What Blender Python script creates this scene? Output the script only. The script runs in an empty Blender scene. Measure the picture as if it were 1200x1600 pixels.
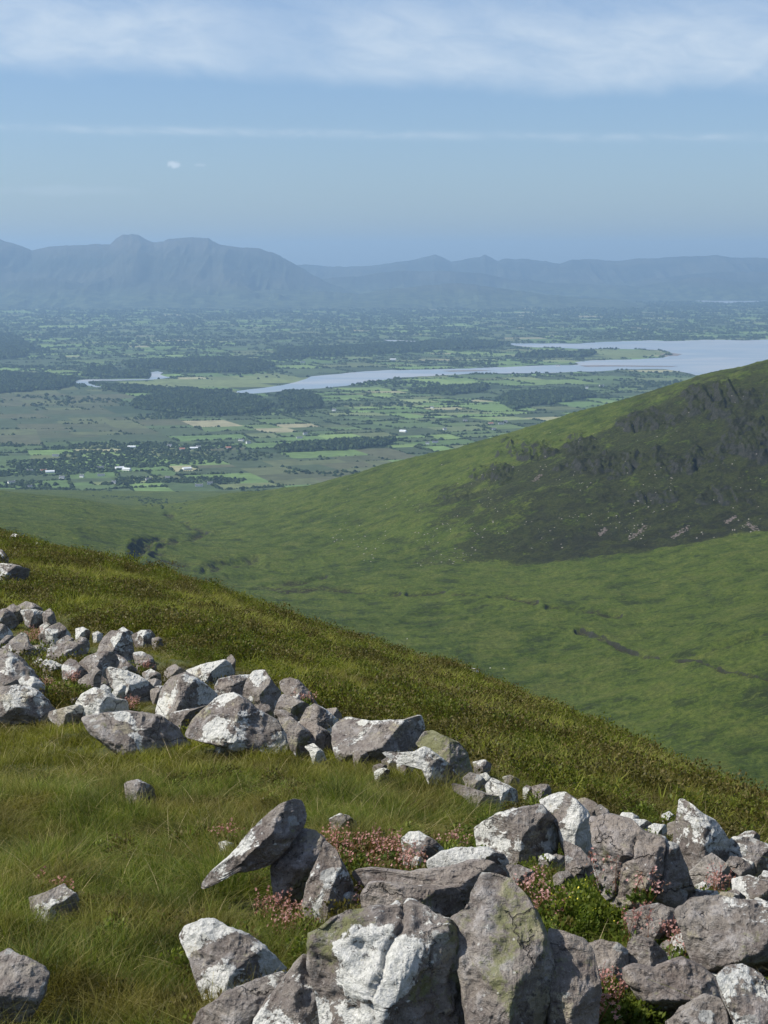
import bpy, math, random
import numpy as np
R = math.radians
PI = math.pi
random.seed(7)
rng = np.random.default_rng(7)
scene = bpy.context.scene
COL = scene.collection

# ------------------------------------------------------------------ camera, world, sun, exposure
F = 2617.0                      # focal length in pixels of the 1200 x 1600 photograph
HOR = 410.0                     # row of the level horizon
CZ = 600.0                      # camera height above the sea
PITCH = math.atan((800 - HOR) / F)
cam_d = bpy.data.cameras.new('camera')
cam_d.sensor_fit = 'VERTICAL'
cam_d.sensor_height = 36.0
cam_d.lens = 36.0 * F / 1600.0
cam_d.clip_start = 0.1
cam_d.clip_end = 200000.0
cam = bpy.data.objects.new('camera', cam_d)
COL.objects.link(cam)
cam.location = (0, 0, CZ)
cam.rotation_euler = (PI / 2 - PITCH, 0, 0)
scene.camera = cam

SUN_EL, SUN_AZ = 47.0, -95.0    # azimuth from the view direction, to the left
sd = bpy.data.lights.new('sun', 'SUN')
sd.energy = 5.0
sd.angle = R(0.53)
sd.color = (1.0, 0.955, 0.88)
sun = bpy.data.objects.new('sun', sd)
COL.objects.link(sun)
sun.location = (0, 0, 900)
sun.rotation_euler = (R(90 - SUN_EL), 0, R(180 - SUN_AZ) )

world = bpy.data.worlds.new('World')
scene.world = world
world.use_nodes = True
SKY = 0.083
CLOUDC = (0.54, 0.62, 0.70)
HAZE_DENSITY = 0.000042
HAZE_COLOR = (0.47, 0.725, 1.0)
scene.view_settings.view_transform = 'Standard'
scene.view_settings.look = 'None'
scene.view_settings.gamma = 1
scene.view_settings.use_curve_mapping = False
scene.view_settings.exposure = 0.36


class NT:
    """tiny helper for node trees"""
    def __init__(s, tree):
        s.t = tree
        s.n = tree.nodes
        s.l = tree.links

    def new(s, typ, **kw):
        nd = s.n.new(typ)
        for k, v in kw.items():
            setattr(nd, k, v)
        return nd

    def put(s, sock, v):
        if isinstance(v, bpy.types.NodeSocket):
            s.l.new(v, sock)
        elif isinstance(v, (tuple, list)):
            v = tuple(v)
            n = len(sock.default_value)
            if len(v) < n:
                v = v + (1.0,)
            sock.default_value = v[:n]
        else:
            sock.default_value = v

    def m(s, op, a, b=0.0, c=0.0, clamp=False):
        nd = s.new('ShaderNodeMath', operation=op)
        nd.use_clamp = clamp
        s.put(nd.inputs[0], a)
        s.put(nd.inputs[1], b)
        s.put(nd.inputs[2], c)
        return nd.outputs[0]

    def vm(s, op, a, b=(0, 0, 0)):
        nd = s.new('ShaderNodeVectorMath', operation=op)
        s.put(nd.inputs[0], a)
        s.put(nd.inputs[1], b)
        return nd.outputs[0]

    def comb(s, x, y, z):
        nd = s.new('ShaderNodeCombineXYZ')
        for i, v in enumerate((x, y, z)):
            s.put(nd.inputs[i], v)
        return nd.outputs[0]

    def noise(s, vec, scale, detail=4.0, rough=0.55, dist=0.0, out=0):
        nd = s.new('ShaderNodeTexNoise')
        s.put(nd.inputs['Vector'], vec)
        s.put(nd.inputs['Scale'], scale)
        s.put(nd.inputs['Detail'], detail)
        s.put(nd.inputs['Roughness'], rough)
        s.put(nd.inputs['Distortion'], dist)
        return nd.outputs[out]

    def vor(s, vec, scale, feat='F1', rnd=1.0):
        nd = s.new('ShaderNodeTexVoronoi', feature=feat)
        s.put(nd.inputs['Vector'], vec)
        s.put(nd.inputs['Scale'], scale)
        s.put(nd.inputs['Randomness'], rnd)
        return nd.outputs[0]

    def ss(s, v, a, b, lo=0.0, hi=1.0):
        nd = s.new('ShaderNodeMapRange', interpolation_type='SMOOTHSTEP')
        s.put(nd.inputs[0], v)
        s.put(nd.inputs[1], a)
        s.put(nd.inputs[2], b)
        s.put(nd.inputs[3], lo)
        s.put(nd.inputs[4], hi)
        return nd.outputs[0]

    def mix(s, f, a, b, mode='MIX'):
        nd = s.new('ShaderNodeMix', data_type='RGBA', blend_type=mode)
        s.put(nd.inputs[0], f)
        s.put(nd.inputs[6], a)
        s.put(nd.inputs[7], b)
        return nd.outputs[2]

    def bump(s, h, strength, dist, normal=None):
        nd = s.new('ShaderNodeBump')
        s.put(nd.inputs['Strength'], strength)
        s.put(nd.inputs['Distance'], dist)
        s.put(nd.inputs['Height'], h)
        if normal is not None:
            s.put(nd.inputs['Normal'], normal)
        return nd.outputs[0]


def build_world():
    t = NT(world.node_tree)
    for nd in list(t.n):
        t.n.remove(nd)
    out = t.new('ShaderNodeOutputWorld')
    bg = t.new('ShaderNodeBackground')
    bg.inputs[1].default_value = 1.0
    sky = t.new('ShaderNodeTexSky', sky_type='NISHITA')
    sky.sun_disc = False
    sky.sun_elevation = R(SUN_EL)
    sky.sun_rotation = R(SUN_AZ % 360)
    sky.altitude = 600
    sky.air_density = 1.0
    sky.dust_density = 1.2
    sky.ozone_density = 2.0
    col = t.vm('MULTIPLY', sky.outputs[0], (SKY * 0.87, SKY * 0.99, SKY * 1.20))
    co = t.new('ShaderNodeTexCoord')
    sep = t.new('ShaderNodeSeparateXYZ')
    t.l.new(co.outputs['Generated'], sep.inputs[0])
    az = t.m('ARCTAN2', sep.outputs[0], sep.outputs[1])
    el = t.m('ARCSINE', sep.outputs[2])
    # cirrus noise stretched along the horizon
    wv = t.comb(t.m('MULTIPLY', az, 6.5), t.m('MULTIPLY', el, 15.0), 0.0)
    big = t.noise(wv, 1.6, 8, 0.58, 0.5)
    wv2 = t.comb(t.m('MULTIPLY', az, 16.0), t.m('ADD', t.m('MULTIPLY', el, 48.0), t.m('MULTIPLY', az, 5.0)), 3.0)
    fine = t.noise(wv2, 2.0, 8, 0.62, 0.6)
    # the cloud sheet: ragged lower edge at 5.8 degrees, thinning above 8.3 degrees
    wv3 = t.comb(t.m('MULTIPLY', az, 14.0), t.m('MULTIPLY', el, 14.0), 7.0)
    edge_n = t.noise(wv3, 1.0, 5, 0.55, 0.8)
    e1 = t.m('ADD', el, t.m('MULTIPLY', t.m('SUBTRACT', edge_n, 0.5), 0.020))
    e1 = t.m('ADD', e1, t.m('MULTIPLY', az, 0.022))
    low = t.ss(e1, 0.0965, 0.112)
    top = t.ss(t.m('ADD', e1, t.m('MULTIPLY', t.m('SUBTRACT', big, 0.5), 0.06)), 0.134, 0.160, 1.0, 0.35)
    gap = t.m('MULTIPLY', t.m('ADD', az, 0.060), 1 / 0.035)
    body = t.m('MULTIPLY', t.ss(big, 0.30, 0.62, 0.55, 1.0), t.m('SUBTRACT', 1.0, t.m('MULTIPLY', t.m('POWER', 2.718, t.m('MULTIPLY', t.m('MULTIPLY', gap, gap), -1.0)), 0.45)))
    m1 = t.m('MULTIPLY', t.m('MULTIPLY', low, top), t.m('MULTIPLY', body, t.ss(fine, 0.25, 0.72, 0.48, 0.78)))
    # thin streak
    sl = t.m('SUBTRACT', t.m('ADD', el, t.m('MULTIPLY', az, 0.012)), 0.0735)
    sl = t.m('ADD', sl, t.m('MULTIPLY', t.m('SUBTRACT', edge_n, 0.5), 0.003))
    g = t.m('POWER', 2.718, t.m('MULTIPLY', t.m('MULTIPLY', sl, sl), -1.0 / (0.0023 ** 2)))
    m2 = t.m('MULTIPLY', g, t.ss(fine, 0.32, 0.70, 0.06, 0.42))
    # one small puff and a faint low wisp
    def puff(a0, e0, wa, we, warp):
        x = t.m('DIVIDE', t.m('SUBTRACT', az, a0), wa)
        y = t.m('DIVIDE', t.m('SUBTRACT', el, e0), we)
        r = t.m('SQRT', t.m('ADD', t.m('MULTIPLY', x, x), t.m('MULTIPLY', y, y)))
        return t.m('ADD', r, t.m('MULTIPLY', t.m('SUBTRACT', t.noise(t.comb(t.m('MULTIPLY', az, warp), t.m('MULTIPLY', el, warp), 1.0), 1.0, 4, 0.6), 0.5), 1.6))
    m3 = t.m('MULTIPLY', t.ss(puff(-0.1222, 0.0562, 0.0042, 0.0026, 260), 0.3, 1.1, 1.0, 0.0), 0.85)
    m3b = t.m('MULTIPLY', t.ss(puff(-0.108, 0.0560, 0.0045, 0.0010, 260), 0.3, 1.1, 1.0, 0.0), 0.3)
    m4 = t.m('MULTIPLY', t.ss(puff(-0.190, 0.0410, 0.050, 0.0035, 50), 0.2, 1.2, 1.0, 0.0), 0.16)
    m5 = t.m('MULTIPLY', t.ss(puff(0.11, 0.1500, 0.035, 0.0028, 90), 0.3, 1.2, 1.0, 0.0), 0.35)
    tot = m1
    for mm in (m2, m3, m3b, m4, m5):
        tot = t.m('MAXIMUM', tot, mm)
    c2 = t.mix(tot, col, CLOUDC)
    t.l.new(c2, bg.inputs[0])
    t.l.new(bg.outputs[0], out.inputs[0])


build_world()

# ------------------------------------------------------------------ geometry helpers
CP, SP = math.cos(PITCH), math.sin(PITCH)
FWD = np.array([0, CP, -SP])
UPV = np.array([0, SP, CP])
RGT = np.array([1.0, 0, 0])


def ray(px, py):
    px = np.asarray(px, float)
    py = np.asarray(py, float)
    X = (px - 600) / F
    Y = (800 - py) / F
    return np.stack([X + 0 * Y, CP + Y * SP + 0 * X, -SP + Y * CP + 0 * X], -1)


def at_y(px, py, d):
    """the point seen at a pixel whose world y is d (relative height to the camera)"""
    r = ray(px, py)
    k = np.asarray(d, float) / r[..., 1]
    return r * k[..., None]


def on_sea(px, py, z=0.0):
    r = ray(px, py)
    k = (z - CZ) / r[..., 2]
    p = r * k[..., None]
    p[..., 2] += CZ
    return p


def to_px(P):
    """world points (relative to camera height) to photograph pixels"""
    x, y, z = P[..., 0], P[..., 1], P[..., 2]
    w = y * CP - z * SP
    v = y * SP + z * CP
    return 600 + F * x / w, 800 - F * v / w, w


def _hash(ix, iy, iz, seed):
    h = (ix.astype(np.int64) * 374761393 + iy.astype(np.int64) * 668265263 + iz.astype(np.int64) * 2147483647 + seed * 974711) & 0xFFFFFFFF
    h = ((h ^ (h >> 13)) * 1274126177) & 0xFFFFFFFF
    h = (h ^ (h >> 16)) & 0xFFFFFFFF
    h = (h * 2246822519) & 0xFFFFFFFF
    return ((h ^ (h >> 15)) & 0xFFFF) / 65535.0


def vnoise(p, seed=0):
    p = np.asarray(p, float)
    i = np.floor(p).astype(np.int64)
    f = p - i
    f = f * f * f * (f * (f * 6 - 15) + 10)
    res = 0
    for dx in (0, 1):
        wx = f[..., 0] if dx else 1 - f[..., 0]
        for dy in (0, 1):
            wy = f[..., 1] if dy else 1 - f[..., 1]
            if p.shape[-1] == 2:
                res = res + wx * wy * _hash(i[..., 0] + dx, i[..., 1] + dy, i[..., 0] * 0, seed)
            else:
                for dz in (0, 1):
                    wz = f[..., 2] if dz else 1 - f[..., 2]
                    res = res + wx * wy * wz * _hash(i[..., 0] + dx, i[..., 1] + dy, i[..., 2] + dz, seed)
    return res * 2 - 1


def fbm(p, oct=4, seed=0, gain=0.5, ridged=False):
    a, s, tot = 1.0, 0.0, 0.0
    p = np.asarray(p, float)
    for k in range(oct):
        n = vnoise(p, seed + k * 17)
        if ridged:
            n = 1 - 2 * np.abs(n)
        s = s + a * n
        tot += a
        a *= gain
        p = p * 2.03 + 11.7
    return s / tot


def sstep(x, a, b):
    t = np.clip((np.asarray(x, float) - a) / (b - a), 0, 1)
    return t * t * (3 - 2 * t)


def make_mesh(name, V, faces=None, quads=None, tris=None, mat=None, smooth=True, parent=None, loc=None, link=True, attrs=None):
    me = bpy.data.meshes.new(name)
    V = np.asarray(V, np.float32)
    groups = []
    if quads is not None and len(quads):
        groups.append((np.asarray(quads, np.int32), 4))
    if tris is not None and len(tris):
        groups.append((np.asarray(tris, np.int32), 3))
    me.vertices.add(len(V))
    me.vertices.foreach_set('co', V.ravel())
    loops = np.concatenate([g.ravel() for g, k in groups])
    starts, tot, off = [], [], 0
    for g, k in groups:
        starts.append(off + np.arange(len(g)) * k)
        tot.append(np.full(len(g), k))
        off += g.size
    starts = np.concatenate(starts).astype(np.int32)
    tot = np.concatenate(tot).astype(np.int32)
    me.loops.add(len(loops))
    me.loops.foreach_set('vertex_index', loops)
    me.polygons.add(len(starts))
    me.polygons.foreach_set('loop_start', starts)
    me.polygons.foreach_set('loop_total', tot)
    me.polygons.foreach_set('use_smooth', np.full(len(starts), smooth))
    if attrs:
        for k, arr in attrs.items():
            arr = np.asarray(arr, np.float32)
            if arr.ndim == 1:
                a = me.attributes.new(k, 'FLOAT', 'POINT')
                a.data.foreach_set('value', arr)
            else:
                if arr.shape[1] == 3:
                    arr = np.concatenate([arr, np.ones((len(arr), 1), np.float32)], 1)
                a = me.attributes.new(k, 'FLOAT_COLOR', 'POINT')
                a.data.foreach_set('color', arr.ravel())
    me.update(calc_edges=True)
    me.validate()
    if mat:
        me.materials.append(mat)
    o = bpy.data.objects.new(name, me)
    if link:
        COL.objects.link(o)
    if parent:
        o.parent = parent
    if loc is not None:
        o.location = loc
    return o


def grid_quads(nr, nc):
    i = np.arange(nr - 1)[:, None] * nc + np.arange(nc - 1)[None]
    return np.stack([i, i + 1, i + nc + 1, i + nc], -1).reshape(-1, 4)


def tag(o, label=None, cat=None, group=None, kind=None):
    if label:
        o['label'] = label
    if cat:
        o['category'] = cat
    if group:
        o['group'] = group
    if kind:
        o['kind'] = kind
    return o


def empty(name, loc):
    o = bpy.data.objects.new(name, None)
    o.empty_display_size = 0.1
    COL.objects.link(o)
    o.location = loc
    return o


def in_poly(px, py, poly):
    px = np.asarray(px, float)
    py = np.asarray(py, float)
    inside = np.zeros(px.shape, bool)
    n = len(poly)
    j = n - 1
    for i in range(n):
        xi, yi = poly[i]
        xj, yj = poly[j]
        c = ((yi > py) != (yj > py)) & (px < (xj - xi) * (py - yi) / ((yj - yi) or 1e-9) + xi)
        inside ^= c
        j = i
    return inside


# ------------------------------------------------------------------ materials
def new_mat(name):
    m = bpy.data.materials.new(name)
    m.use_nodes = True
    t = NT(m.node_tree)
    b = t.n['Principled BSDF']
    b.inputs['Roughness'].default_value = 0.85
    b.inputs['Specular IOR Level'].default_value = 0.25
    return m, t, b


def pos(t):
    return t.new('ShaderNodeNewGeometry').outputs['Position']


def mat_hills():
    m, t, b = new_mat('moorland_hill')
    P = pos(t)
    n1 = t.noise(P, 0.006, 6, 0.6)
    n2 = t.noise(P, 0.035, 6, 0.65, 0.3)
    n3 = t.noise(P, 0.30, 6, 0.72)
    n4 = t.noise(P, 0.05, 6, 0.7, 0.5)
    stre = t.noise(t.vm('MULTIPLY', P, (0.045, 0.11, 0.08)), 1.0, 7, 0.74, 1.2)
    a = t.new('ShaderNodeAttribute', attribute_name='heath').outputs['Fac']
    pe = t.new('ShaderNodeAttribute', attribute_name='peat').outputs['Fac']
    g1 = t.mix(t.ss(n1, 0.35, 0.62), (0.064, 0.098, 0.011), (0.098, 0.136, 0.016))
    g1 = t.mix(t.ss(n2, 0.42, 0.66), g1, (0.130, 0.150, 0.030))
    g1 = t.mix(t.ss(n2, 0.49, 0.34, 0.0, 0.85), g1, (0.046, 0.058, 0.016))
    h1 = t.mix(t.ss(n4, 0.42, 0.6), (0.030, 0.030, 0.014), (0.055, 0.062, 0.018))
    g1 = t.mix(t.ss(stre, 0.50, 0.64, 0.0, 0.7), g1, (0.140, 0.170, 0.032))
    g1 = t.mix(t.ss(stre, 0.46, 0.34, 0.0, 0.6), g1, (0.045, 0.060, 0.014))
    hm = t.m('ADD', a, t.m('MULTIPLY', t.m('SUBTRACT', n4, 0.5), 2.4))
    hm = t.m('ADD', hm, t.m('MULTIPLY', t.m('SUBTRACT', t.noise(P, 0.013, 5, 0.6, 0.8), 0.55), 1.3))
    hm = t.m('ADD', hm, t.m('MULTIPLY', t.m('SUBTRACT', n3, 0.5), 0.5))
    c = t.mix(t.ss(hm, 0.26, 0.78), g1, h1)
    c = t.mix(t.ss(n3, 0.35, 0.65), c, t.mix(1.0, c, (0.50, 0.56, 0.5), 'MULTIPLY'))
    n5 = t.noise(P, 1.05, 4, 0.75)
    c = t.mix(t.ss(n5, 0.52, 0.66, 0.0, 0.75), c, t.mix(1.0, c, (0.42, 0.46, 0.42), 'MULTIPLY'))
    c = t.mix(t.ss(n5, 0.46, 0.34, 0.0, 0.6), c, t.mix(1.0, c, (1.7, 1.6, 1.5), 'MULTIPLY'))
    # bare rock and peat where the ground is steep
    nz = t.new('ShaderNodeSeparateXYZ')
    t.l.new(t.new('ShaderNodeNewGeometry').outputs['Normal'], nz.inputs[0])
    steep = t.ss(t.m('ADD', nz.outputs[2], t.m('MULTIPLY', t.m('SUBTRACT', n3, 0.5), 0.10)), 0.70, 0.80, 1.0, 0.0)
    rockc = t.mix(t.ss(n3, 0.4, 0.6), (0.022, 0.024, 0.020), (0.056, 0.055, 0.048))
    c = t.mix(t.m('MULTIPLY', steep, 0.85), c, rockc)
    c = t.mix(t.m('MULTIPLY', pe, t.ss(n3, 0.38, 0.52, 0.15, 0.92)), c, (0.032, 0.026, 0.014))
    t.l.new(c, b.inputs['Base Color'])
    hh = t.m('ADD', t.m('MULTIPLY', n3, 1.0), t.m('MULTIPLY', t.noise(P, 1.6, 4, 0.7), 0.5))
    t.l.new(t.bump(hh, 1.0, 3.2), b.inputs['Normal'])
    b.inputs['Roughness'].default_value = 0.95
    b.inputs['Specular IOR Level'].default_value = 0.1
    return m


def mat_attr(name, rough=0.95, noise_scale=0.03, amt=0.35, bump=0.0):
    m, t, b = new_mat(name)
    P = pos(t)
    c = t.new('ShaderNodeAttribute', attribute_name='col').outputs['Color']
    n = t.noise(P, noise_scale, 5, 0.65)
    f = t.ss(n, 0.3, 0.7, 1 - amt, 1 + amt)
    c2 = t.vm('MULTIPLY', c, t.comb(f, f, f))
    t.l.new(c2, b.inputs['Base Color'])
    b.inputs['Roughness'].default_value = rough
    b.inputs['Specular IOR Level'].default_value = 0.1
    if bump:
        t.l.new(t.bump(n, 1.0, bump), b.inputs['Normal'])
    return m


def mat_plain():
    m, t, b = new_mat('lowland_ground')
    P = pos(t)
    n1 = t.noise(P, 0.0016, 6, 0.6)
    n2 = t.noise(P, 0.012, 6, 0.7)
    c = t.mix(t.ss(n1, 0.4, 0.6), (0.038, 0.060, 0.026), (0.062, 0.082, 0.034))
    c = t.mix(t.ss(n2, 0.45, 0.62), c, (0.026, 0.042, 0.018))
    t.l.new(c, b.inputs['Base Color'])
    b.inputs['Specular IOR Level'].default_value = 0.1
    return m


def mat_mountain():
    m, t, b = new_mat('far_mountain')
    P = pos(t)
    n1 = t.noise(P, 0.0009, 6, 0.62)
    n2 = t.noise(P, 0.006, 6, 0.65)
    sz = t.new('ShaderNodeSeparateXYZ')
    t.l.new(P, sz.inputs[0])
    low = t.mix(t.ss(n2, 0.42, 0.6), (0.026, 0.040, 0.020), (0.080, 0.100, 0.045))
    hi = t.mix(t.ss(n1, 0.4, 0.6), (0.028, 0.034, 0.022), (0.056, 0.058, 0.038))
    c = t.mix(t.ss(sz.outputs[2], 90, 330), low, hi)
    c = t.mix(t.ss(sz.outputs[2], 600, 900, 0.0, 0.5), c, (0.10, 0.088, 0.072))
    t.l.new(c, b.inputs['Base Color'])
    b.inputs['Specular IOR Level'].default_value = 0.05
    return m


def mat_water():
    m, t, b = new_mat('tidal_water')
    P = pos(t)
    st = t.vm('MULTIPLY', P, (0.0012, 0.0045, 1.0))
    n = t.noise(st, 1.0, 6, 0.6, 0.8)
    n2 = t.noise(P, 0.02, 5, 0.6)
    c = t.mix(t.ss(n, 0.44, 0.60), (0.25, 0.295, 0.32), (0.37, 0.37, 0.36))
    t.l.new(c, b.inputs['Base Color'])
    b.inputs['Roughness'].default_value = 0.28
    b.inputs['Specular IOR Level'].default_value = 0.5
    t.l.new(t.bump(n2, 0.3, 1.0), b.inputs['Normal'])
    return m


def mat_soil():
    m, t, b = new_mat('peaty_turf')
    P = pos(t)
    n1 = t.noise(P, 0.8, 6, 0.65)
    n2 = t.noise(P, 14.0, 6, 0.7)
    c = t.mix(t.ss(n1, 0.38, 0.62), (0.060, 0.072, 0.018), (0.048, 0.040, 0.018))
    c = t.mix(t.ss(n2, 0.4, 0.62), c, (0.085, 0.090, 0.026))
    t.l.new(c, b.inputs['Base Color'])
    t.l.new(t.bump(n2, 1.0, 0.03), b.inputs['Normal'])
    return m


def mat_rock():
    """red-purple sandstone with crusts of white, grey and green lichen; object colour: r white lichen, g warmth, b moss"""
    m, t, b = new_mat('lichened_sandstone')
    tc = t.new('ShaderNodeTexCoord').outputs['Object']
    oi = t.new('ShaderNodeObjectInfo')
    off = t.m('MULTIPLY', oi.outputs['Random'], 40.0)
    P = t.vm('ADD', tc, t.comb(off, off, off))
    sc = t.new('ShaderNodeSeparateColor')
    t.l.new(oi.outputs['Color'], sc.inputs[0])
    lich, warm, moss = sc.outputs[0], sc.outputs[1], sc.outputs[2]
    big = t.noise(P, 3.0, 5, 0.6)
    med = t.noise(P, 11.0, 6, 0.68)
    fin = t.noise(P, 60.0, 5, 0.75)
    gr = t.noise(P, 260.0, 3, 0.7)
    strat = t.noise(t.vm('MULTIPLY', P, (2.0, 2.0, 16.0)), 1.0, 5, 0.6, 0.4)
    c = t.mix(t.ss(big, 0.35, 0.65), (0.195, 0.170, 0.145), (0.335, 0.308, 0.268))
    c = t.mix(t.m('MULTIPLY', t.ss(strat, 0.42, 0.62), 0.55), c, (0.165, 0.142, 0.132))
    c = t.mix(t.ss(med, 0.50, 0.64, 0.0, 0.85), c, (0.38, 0.36, 0.34))
    c = t.mix(t.ss(med, 0.44, 0.28, 0.0, 0.75), c, (0.095, 0.072, 0.064))
    c = t.mix(t.ss(fin, 0.52, 0.68, 0.0, 0.6), c, (0.42, 0.40, 0.38))
    c = t.mix(t.ss(fin, 0.46, 0.32, 0.0, 0.65), c, (0.075, 0.062, 0.058))
    c = t.mix(t.m('MULTIPLY', t.ss(warm, 0.0, 1.0), 0.45), c, t.mix(1.0, c, (1.04, 0.94, 0.90), 'MULTIPLY'))
    # pale grey crust, spread in rounded colonies
    dP = t.vm('ADD', P, t.vm('MULTIPLY', t.noise(P, 9.0, 4, 0.6, 0.0, 1), (0.10, 0.10, 0.10)))
    v1 = t.vor(dP, 7.0)
    ring = t.m('ADD', t.ss(v1, 0.10, 0.34, 1.0, 0.0), t.m('MULTIPLY', t.m('SUBTRACT', fin, 0.5), 1.3))
    grey = t.m('MULTIPLY', t.ss(ring, 0.52, 0.72), t.ss(t.noise(P, 2.1, 3, 0.5), 0.40, 0.50))
    c = t.mix(t.m('MULTIPLY', grey, 0.8), c, (0.43, 0.435, 0.41))
    # green crust / moss
    nz = t.new('ShaderNodeSeparateXYZ')
    t.l.new(t.new('ShaderNodeNewGeometry').outputs['Normal'], nz.inputs[0])
    gm = t.m('ADD', t.noise(P, 4.2, 6, 0.7), t.m('MULTIPLY', t.m('SUBTRACT', fin, 0.5), 0.35))
    gmask = t.ss(t.m('ADD', gm, t.m('MULTIPLY', t.m('SUBTRACT', moss, 0.5), 0.28)), 0.56, 0.66)
    c = t.mix(t.m('MULTIPLY', gmask, 0.75), c, (0.185, 0.195, 0.075))
    # hard-edged white lichen, more of it on faces that look up
    wn = t.noise(t.vm('ADD', P, (5.1, 2.2, 0.7)), 3.1, 3, 0.5, 0.8)
    wd = t.m('ADD', t.m('ADD', wn, t.m('MULTIPLY', t.m('SUBTRACT', med, 0.5), 0.30)), t.m('MULTIPLY', t.m('SUBTRACT', fin, 0.5), 0.22))
    wd = t.m('ADD', wd, t.m('MULTIPLY', nz.outputs[2], 0.07))
    wd = t.m('ADD', wd, t.m('MULTIPLY', t.m('SUBTRACT', lich, 0.5), 0.44))
    wmask = t.ss(wd, 0.600, 0.622)
    wcol = t.mix(t.ss(fin, 0.35, 0.65), (0.50, 0.50, 0.455), (0.74, 0.73, 0.68))
    wcol = t.mix(t.ss(big, 0.5, 0.62, 0.0, 0.25), wcol, (0.62, 0.60, 0.46))
    c = t.mix(wmask, c, wcol)
    yel = t.m('MULTIPLY', t.ss(t.m('ADD', t.noise(t.vm('ADD', P, (8, 1, 4)), 5.0, 5, 0.65), t.m('MULTIPLY', t.m('SUBTRACT', fin, 0.5), 0.3)), 0.60, 0.65), 0.6)
    c = t.mix(yel, c, (0.40, 0.36, 0.25))
    blk = t.ss(t.noise(t.vm('ADD', P, (1, 7, 2)), 38.0, 4, 0.7), 0.60, 0.68, 0.0, 0.8)
    c = t.mix(blk, c, (0.045, 0.040, 0.040))
    spots = t.ss(t.vor(t.vm('ADD', P, (3, 9, 1)), 26.0), 0.06, 0.15, 0.8, 0.0)
    c = t.mix(t.m('MULTIPLY', spots, t.ss(t.noise(P, 3.3, 3), 0.45, 0.6)), c, (0.60, 0.59, 0.55))
    c = t.mix(t.ss(gr, 0.3, 0.7, 0.45, 0.0), c, t.mix(1.0, c, (0.45, 0.43, 0.42), 'MULTIPLY'))
    t.l.new(c, b.inputs['Base Color'])
    ce = t.new('ShaderNodeTexVoronoi', feature='DISTANCE_TO_EDGE')
    t.put(ce.inputs['Vector'], t.vm('ADD', t.vm('MULTIPLY', P, (1.0, 1.0, 2.2)), t.vm('MULTIPLY', t.noise(P, 4.0, 5, 0.6, 0.0, 1), (0.35, 0.35, 0.35))))
    t.put(ce.inputs['Scale'], 2.3)
    crk = t.m('MULTIPLY', t.ss(ce.outputs[0], 0.002, 0.014, 1.0, 0.0), t.ss(big, 0.50, 0.58))
    c = t.mix(t.m('MULTIPLY', crk, 0.55), c, (0.035, 0.030, 0.027))
    t.l.new(c, b.inputs['Base Color'])
    h = t.m('ADD', t.m('MULTIPLY', med, 0.9), t.m('MULTIPLY', fin, 0.32))
    h = t.m('ADD', h, t.m('MULTIPLY', strat, 0.65))
    h = t.m('SUBTRACT', h, t.m('MULTIPLY', crk, 0.5))
    h = t.m('ADD', h, t.m('MULTIPLY', gr, 0.07))
    h = t.m('ADD', h, t.m('MULTIPLY', wmask, 0.05))
    t.l.new(t.bump(h, 1.0, 0.040), b.inputs['Normal'])
    b.inputs['Roughness'].default_value = 0.92
    b.inputs['Specular IOR Level'].default_value = 0.15
    return m


def mat_leafy(name, c_a, c_b, c_tip, transl=0.35, patch=(0.75, 1.25), tip_from=0.55, patch_scale=1.1, c_patch=None):
    m = bpy.data.materials.new(name)
    m.use_nodes = True
    t = NT(m.node_tree)
    for nd in list(t.n):
        t.n.remove(nd)
    out = t.new('ShaderNodeOutputMaterial')
    oi = t.new('ShaderNodeObjectInfo')
    P = pos(t)
    n = t.noise(P, patch_scale, 4, 0.6)
    v = t.new('ShaderNodeAttribute', attribute_name='rnd').outputs['Fac']
    h = t.new('ShaderNodeAttribute', attribute_name='hgt').outputs['Fac']
    c = t.mix(t.m('ADD', t.m('MULTIPLY', v, 0.4), t.m('MULTIPLY', oi.outputs['Random'], 0.6)), c_a, c_b)
    if c_patch:
        c = t.mix(t.ss(n, 0.46, 0.62, 0.0, 0.8), c, c_patch)
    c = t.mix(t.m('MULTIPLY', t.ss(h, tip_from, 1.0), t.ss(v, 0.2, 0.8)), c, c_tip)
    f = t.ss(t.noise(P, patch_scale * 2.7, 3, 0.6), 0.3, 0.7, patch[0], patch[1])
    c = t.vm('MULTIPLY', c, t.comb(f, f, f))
    d = t.new('ShaderNodeBsdfPrincipled')
    d.inputs['Roughness'].default_value = 0.5
    d.inputs['Specular IOR Level'].default_value = 0.14
    t.l.new(c, d.inputs['Base Color'])
    tr = t.new('ShaderNodeBsdfTranslucent')
    t.l.new(t.vm('MULTIPLY', c, (1.25, 1.25, 0.75)), tr.inputs[0])
    mx = t.new('ShaderNodeMixShader')
    mx.inputs[0].default_value = transl
    t.l.new(d.outputs[0], mx.inputs[1])
    t.l.new(tr.outputs[0], mx.inputs[2])
    t.l.new(mx.outputs[0], out.inputs[0])
    return m


def mat_flat(name, c, rough=0.8, noise=0.15, scale=0.4):
    m, t, b = new_mat(name)
    n = t.noise(pos(t), scale, 4, 0.6)
    f = t.ss(n, 0.3, 0.7, 1 - noise, 1 + noise)
    t.l.new(t.vm('MULTIPLY', tuple(c), t.comb(f, f, f)), b.inputs['Base Color'])
    b.inputs['Roughness'].default_value = rough
    return m


M_HILL = mat_hills()
M_PLAIN = mat_plain()
M_FIELD = mat_attr('field_grass', noise_scale=0.02, amt=0.22)
M_TREE = mat_attr('far_tree_leaves', noise_scale=0.12, amt=0.45)
M_MTN = mat_mountain()
M_WATER = mat_water()
M_SOIL = mat_soil()
M_ROCK = mat_rock()

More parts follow.
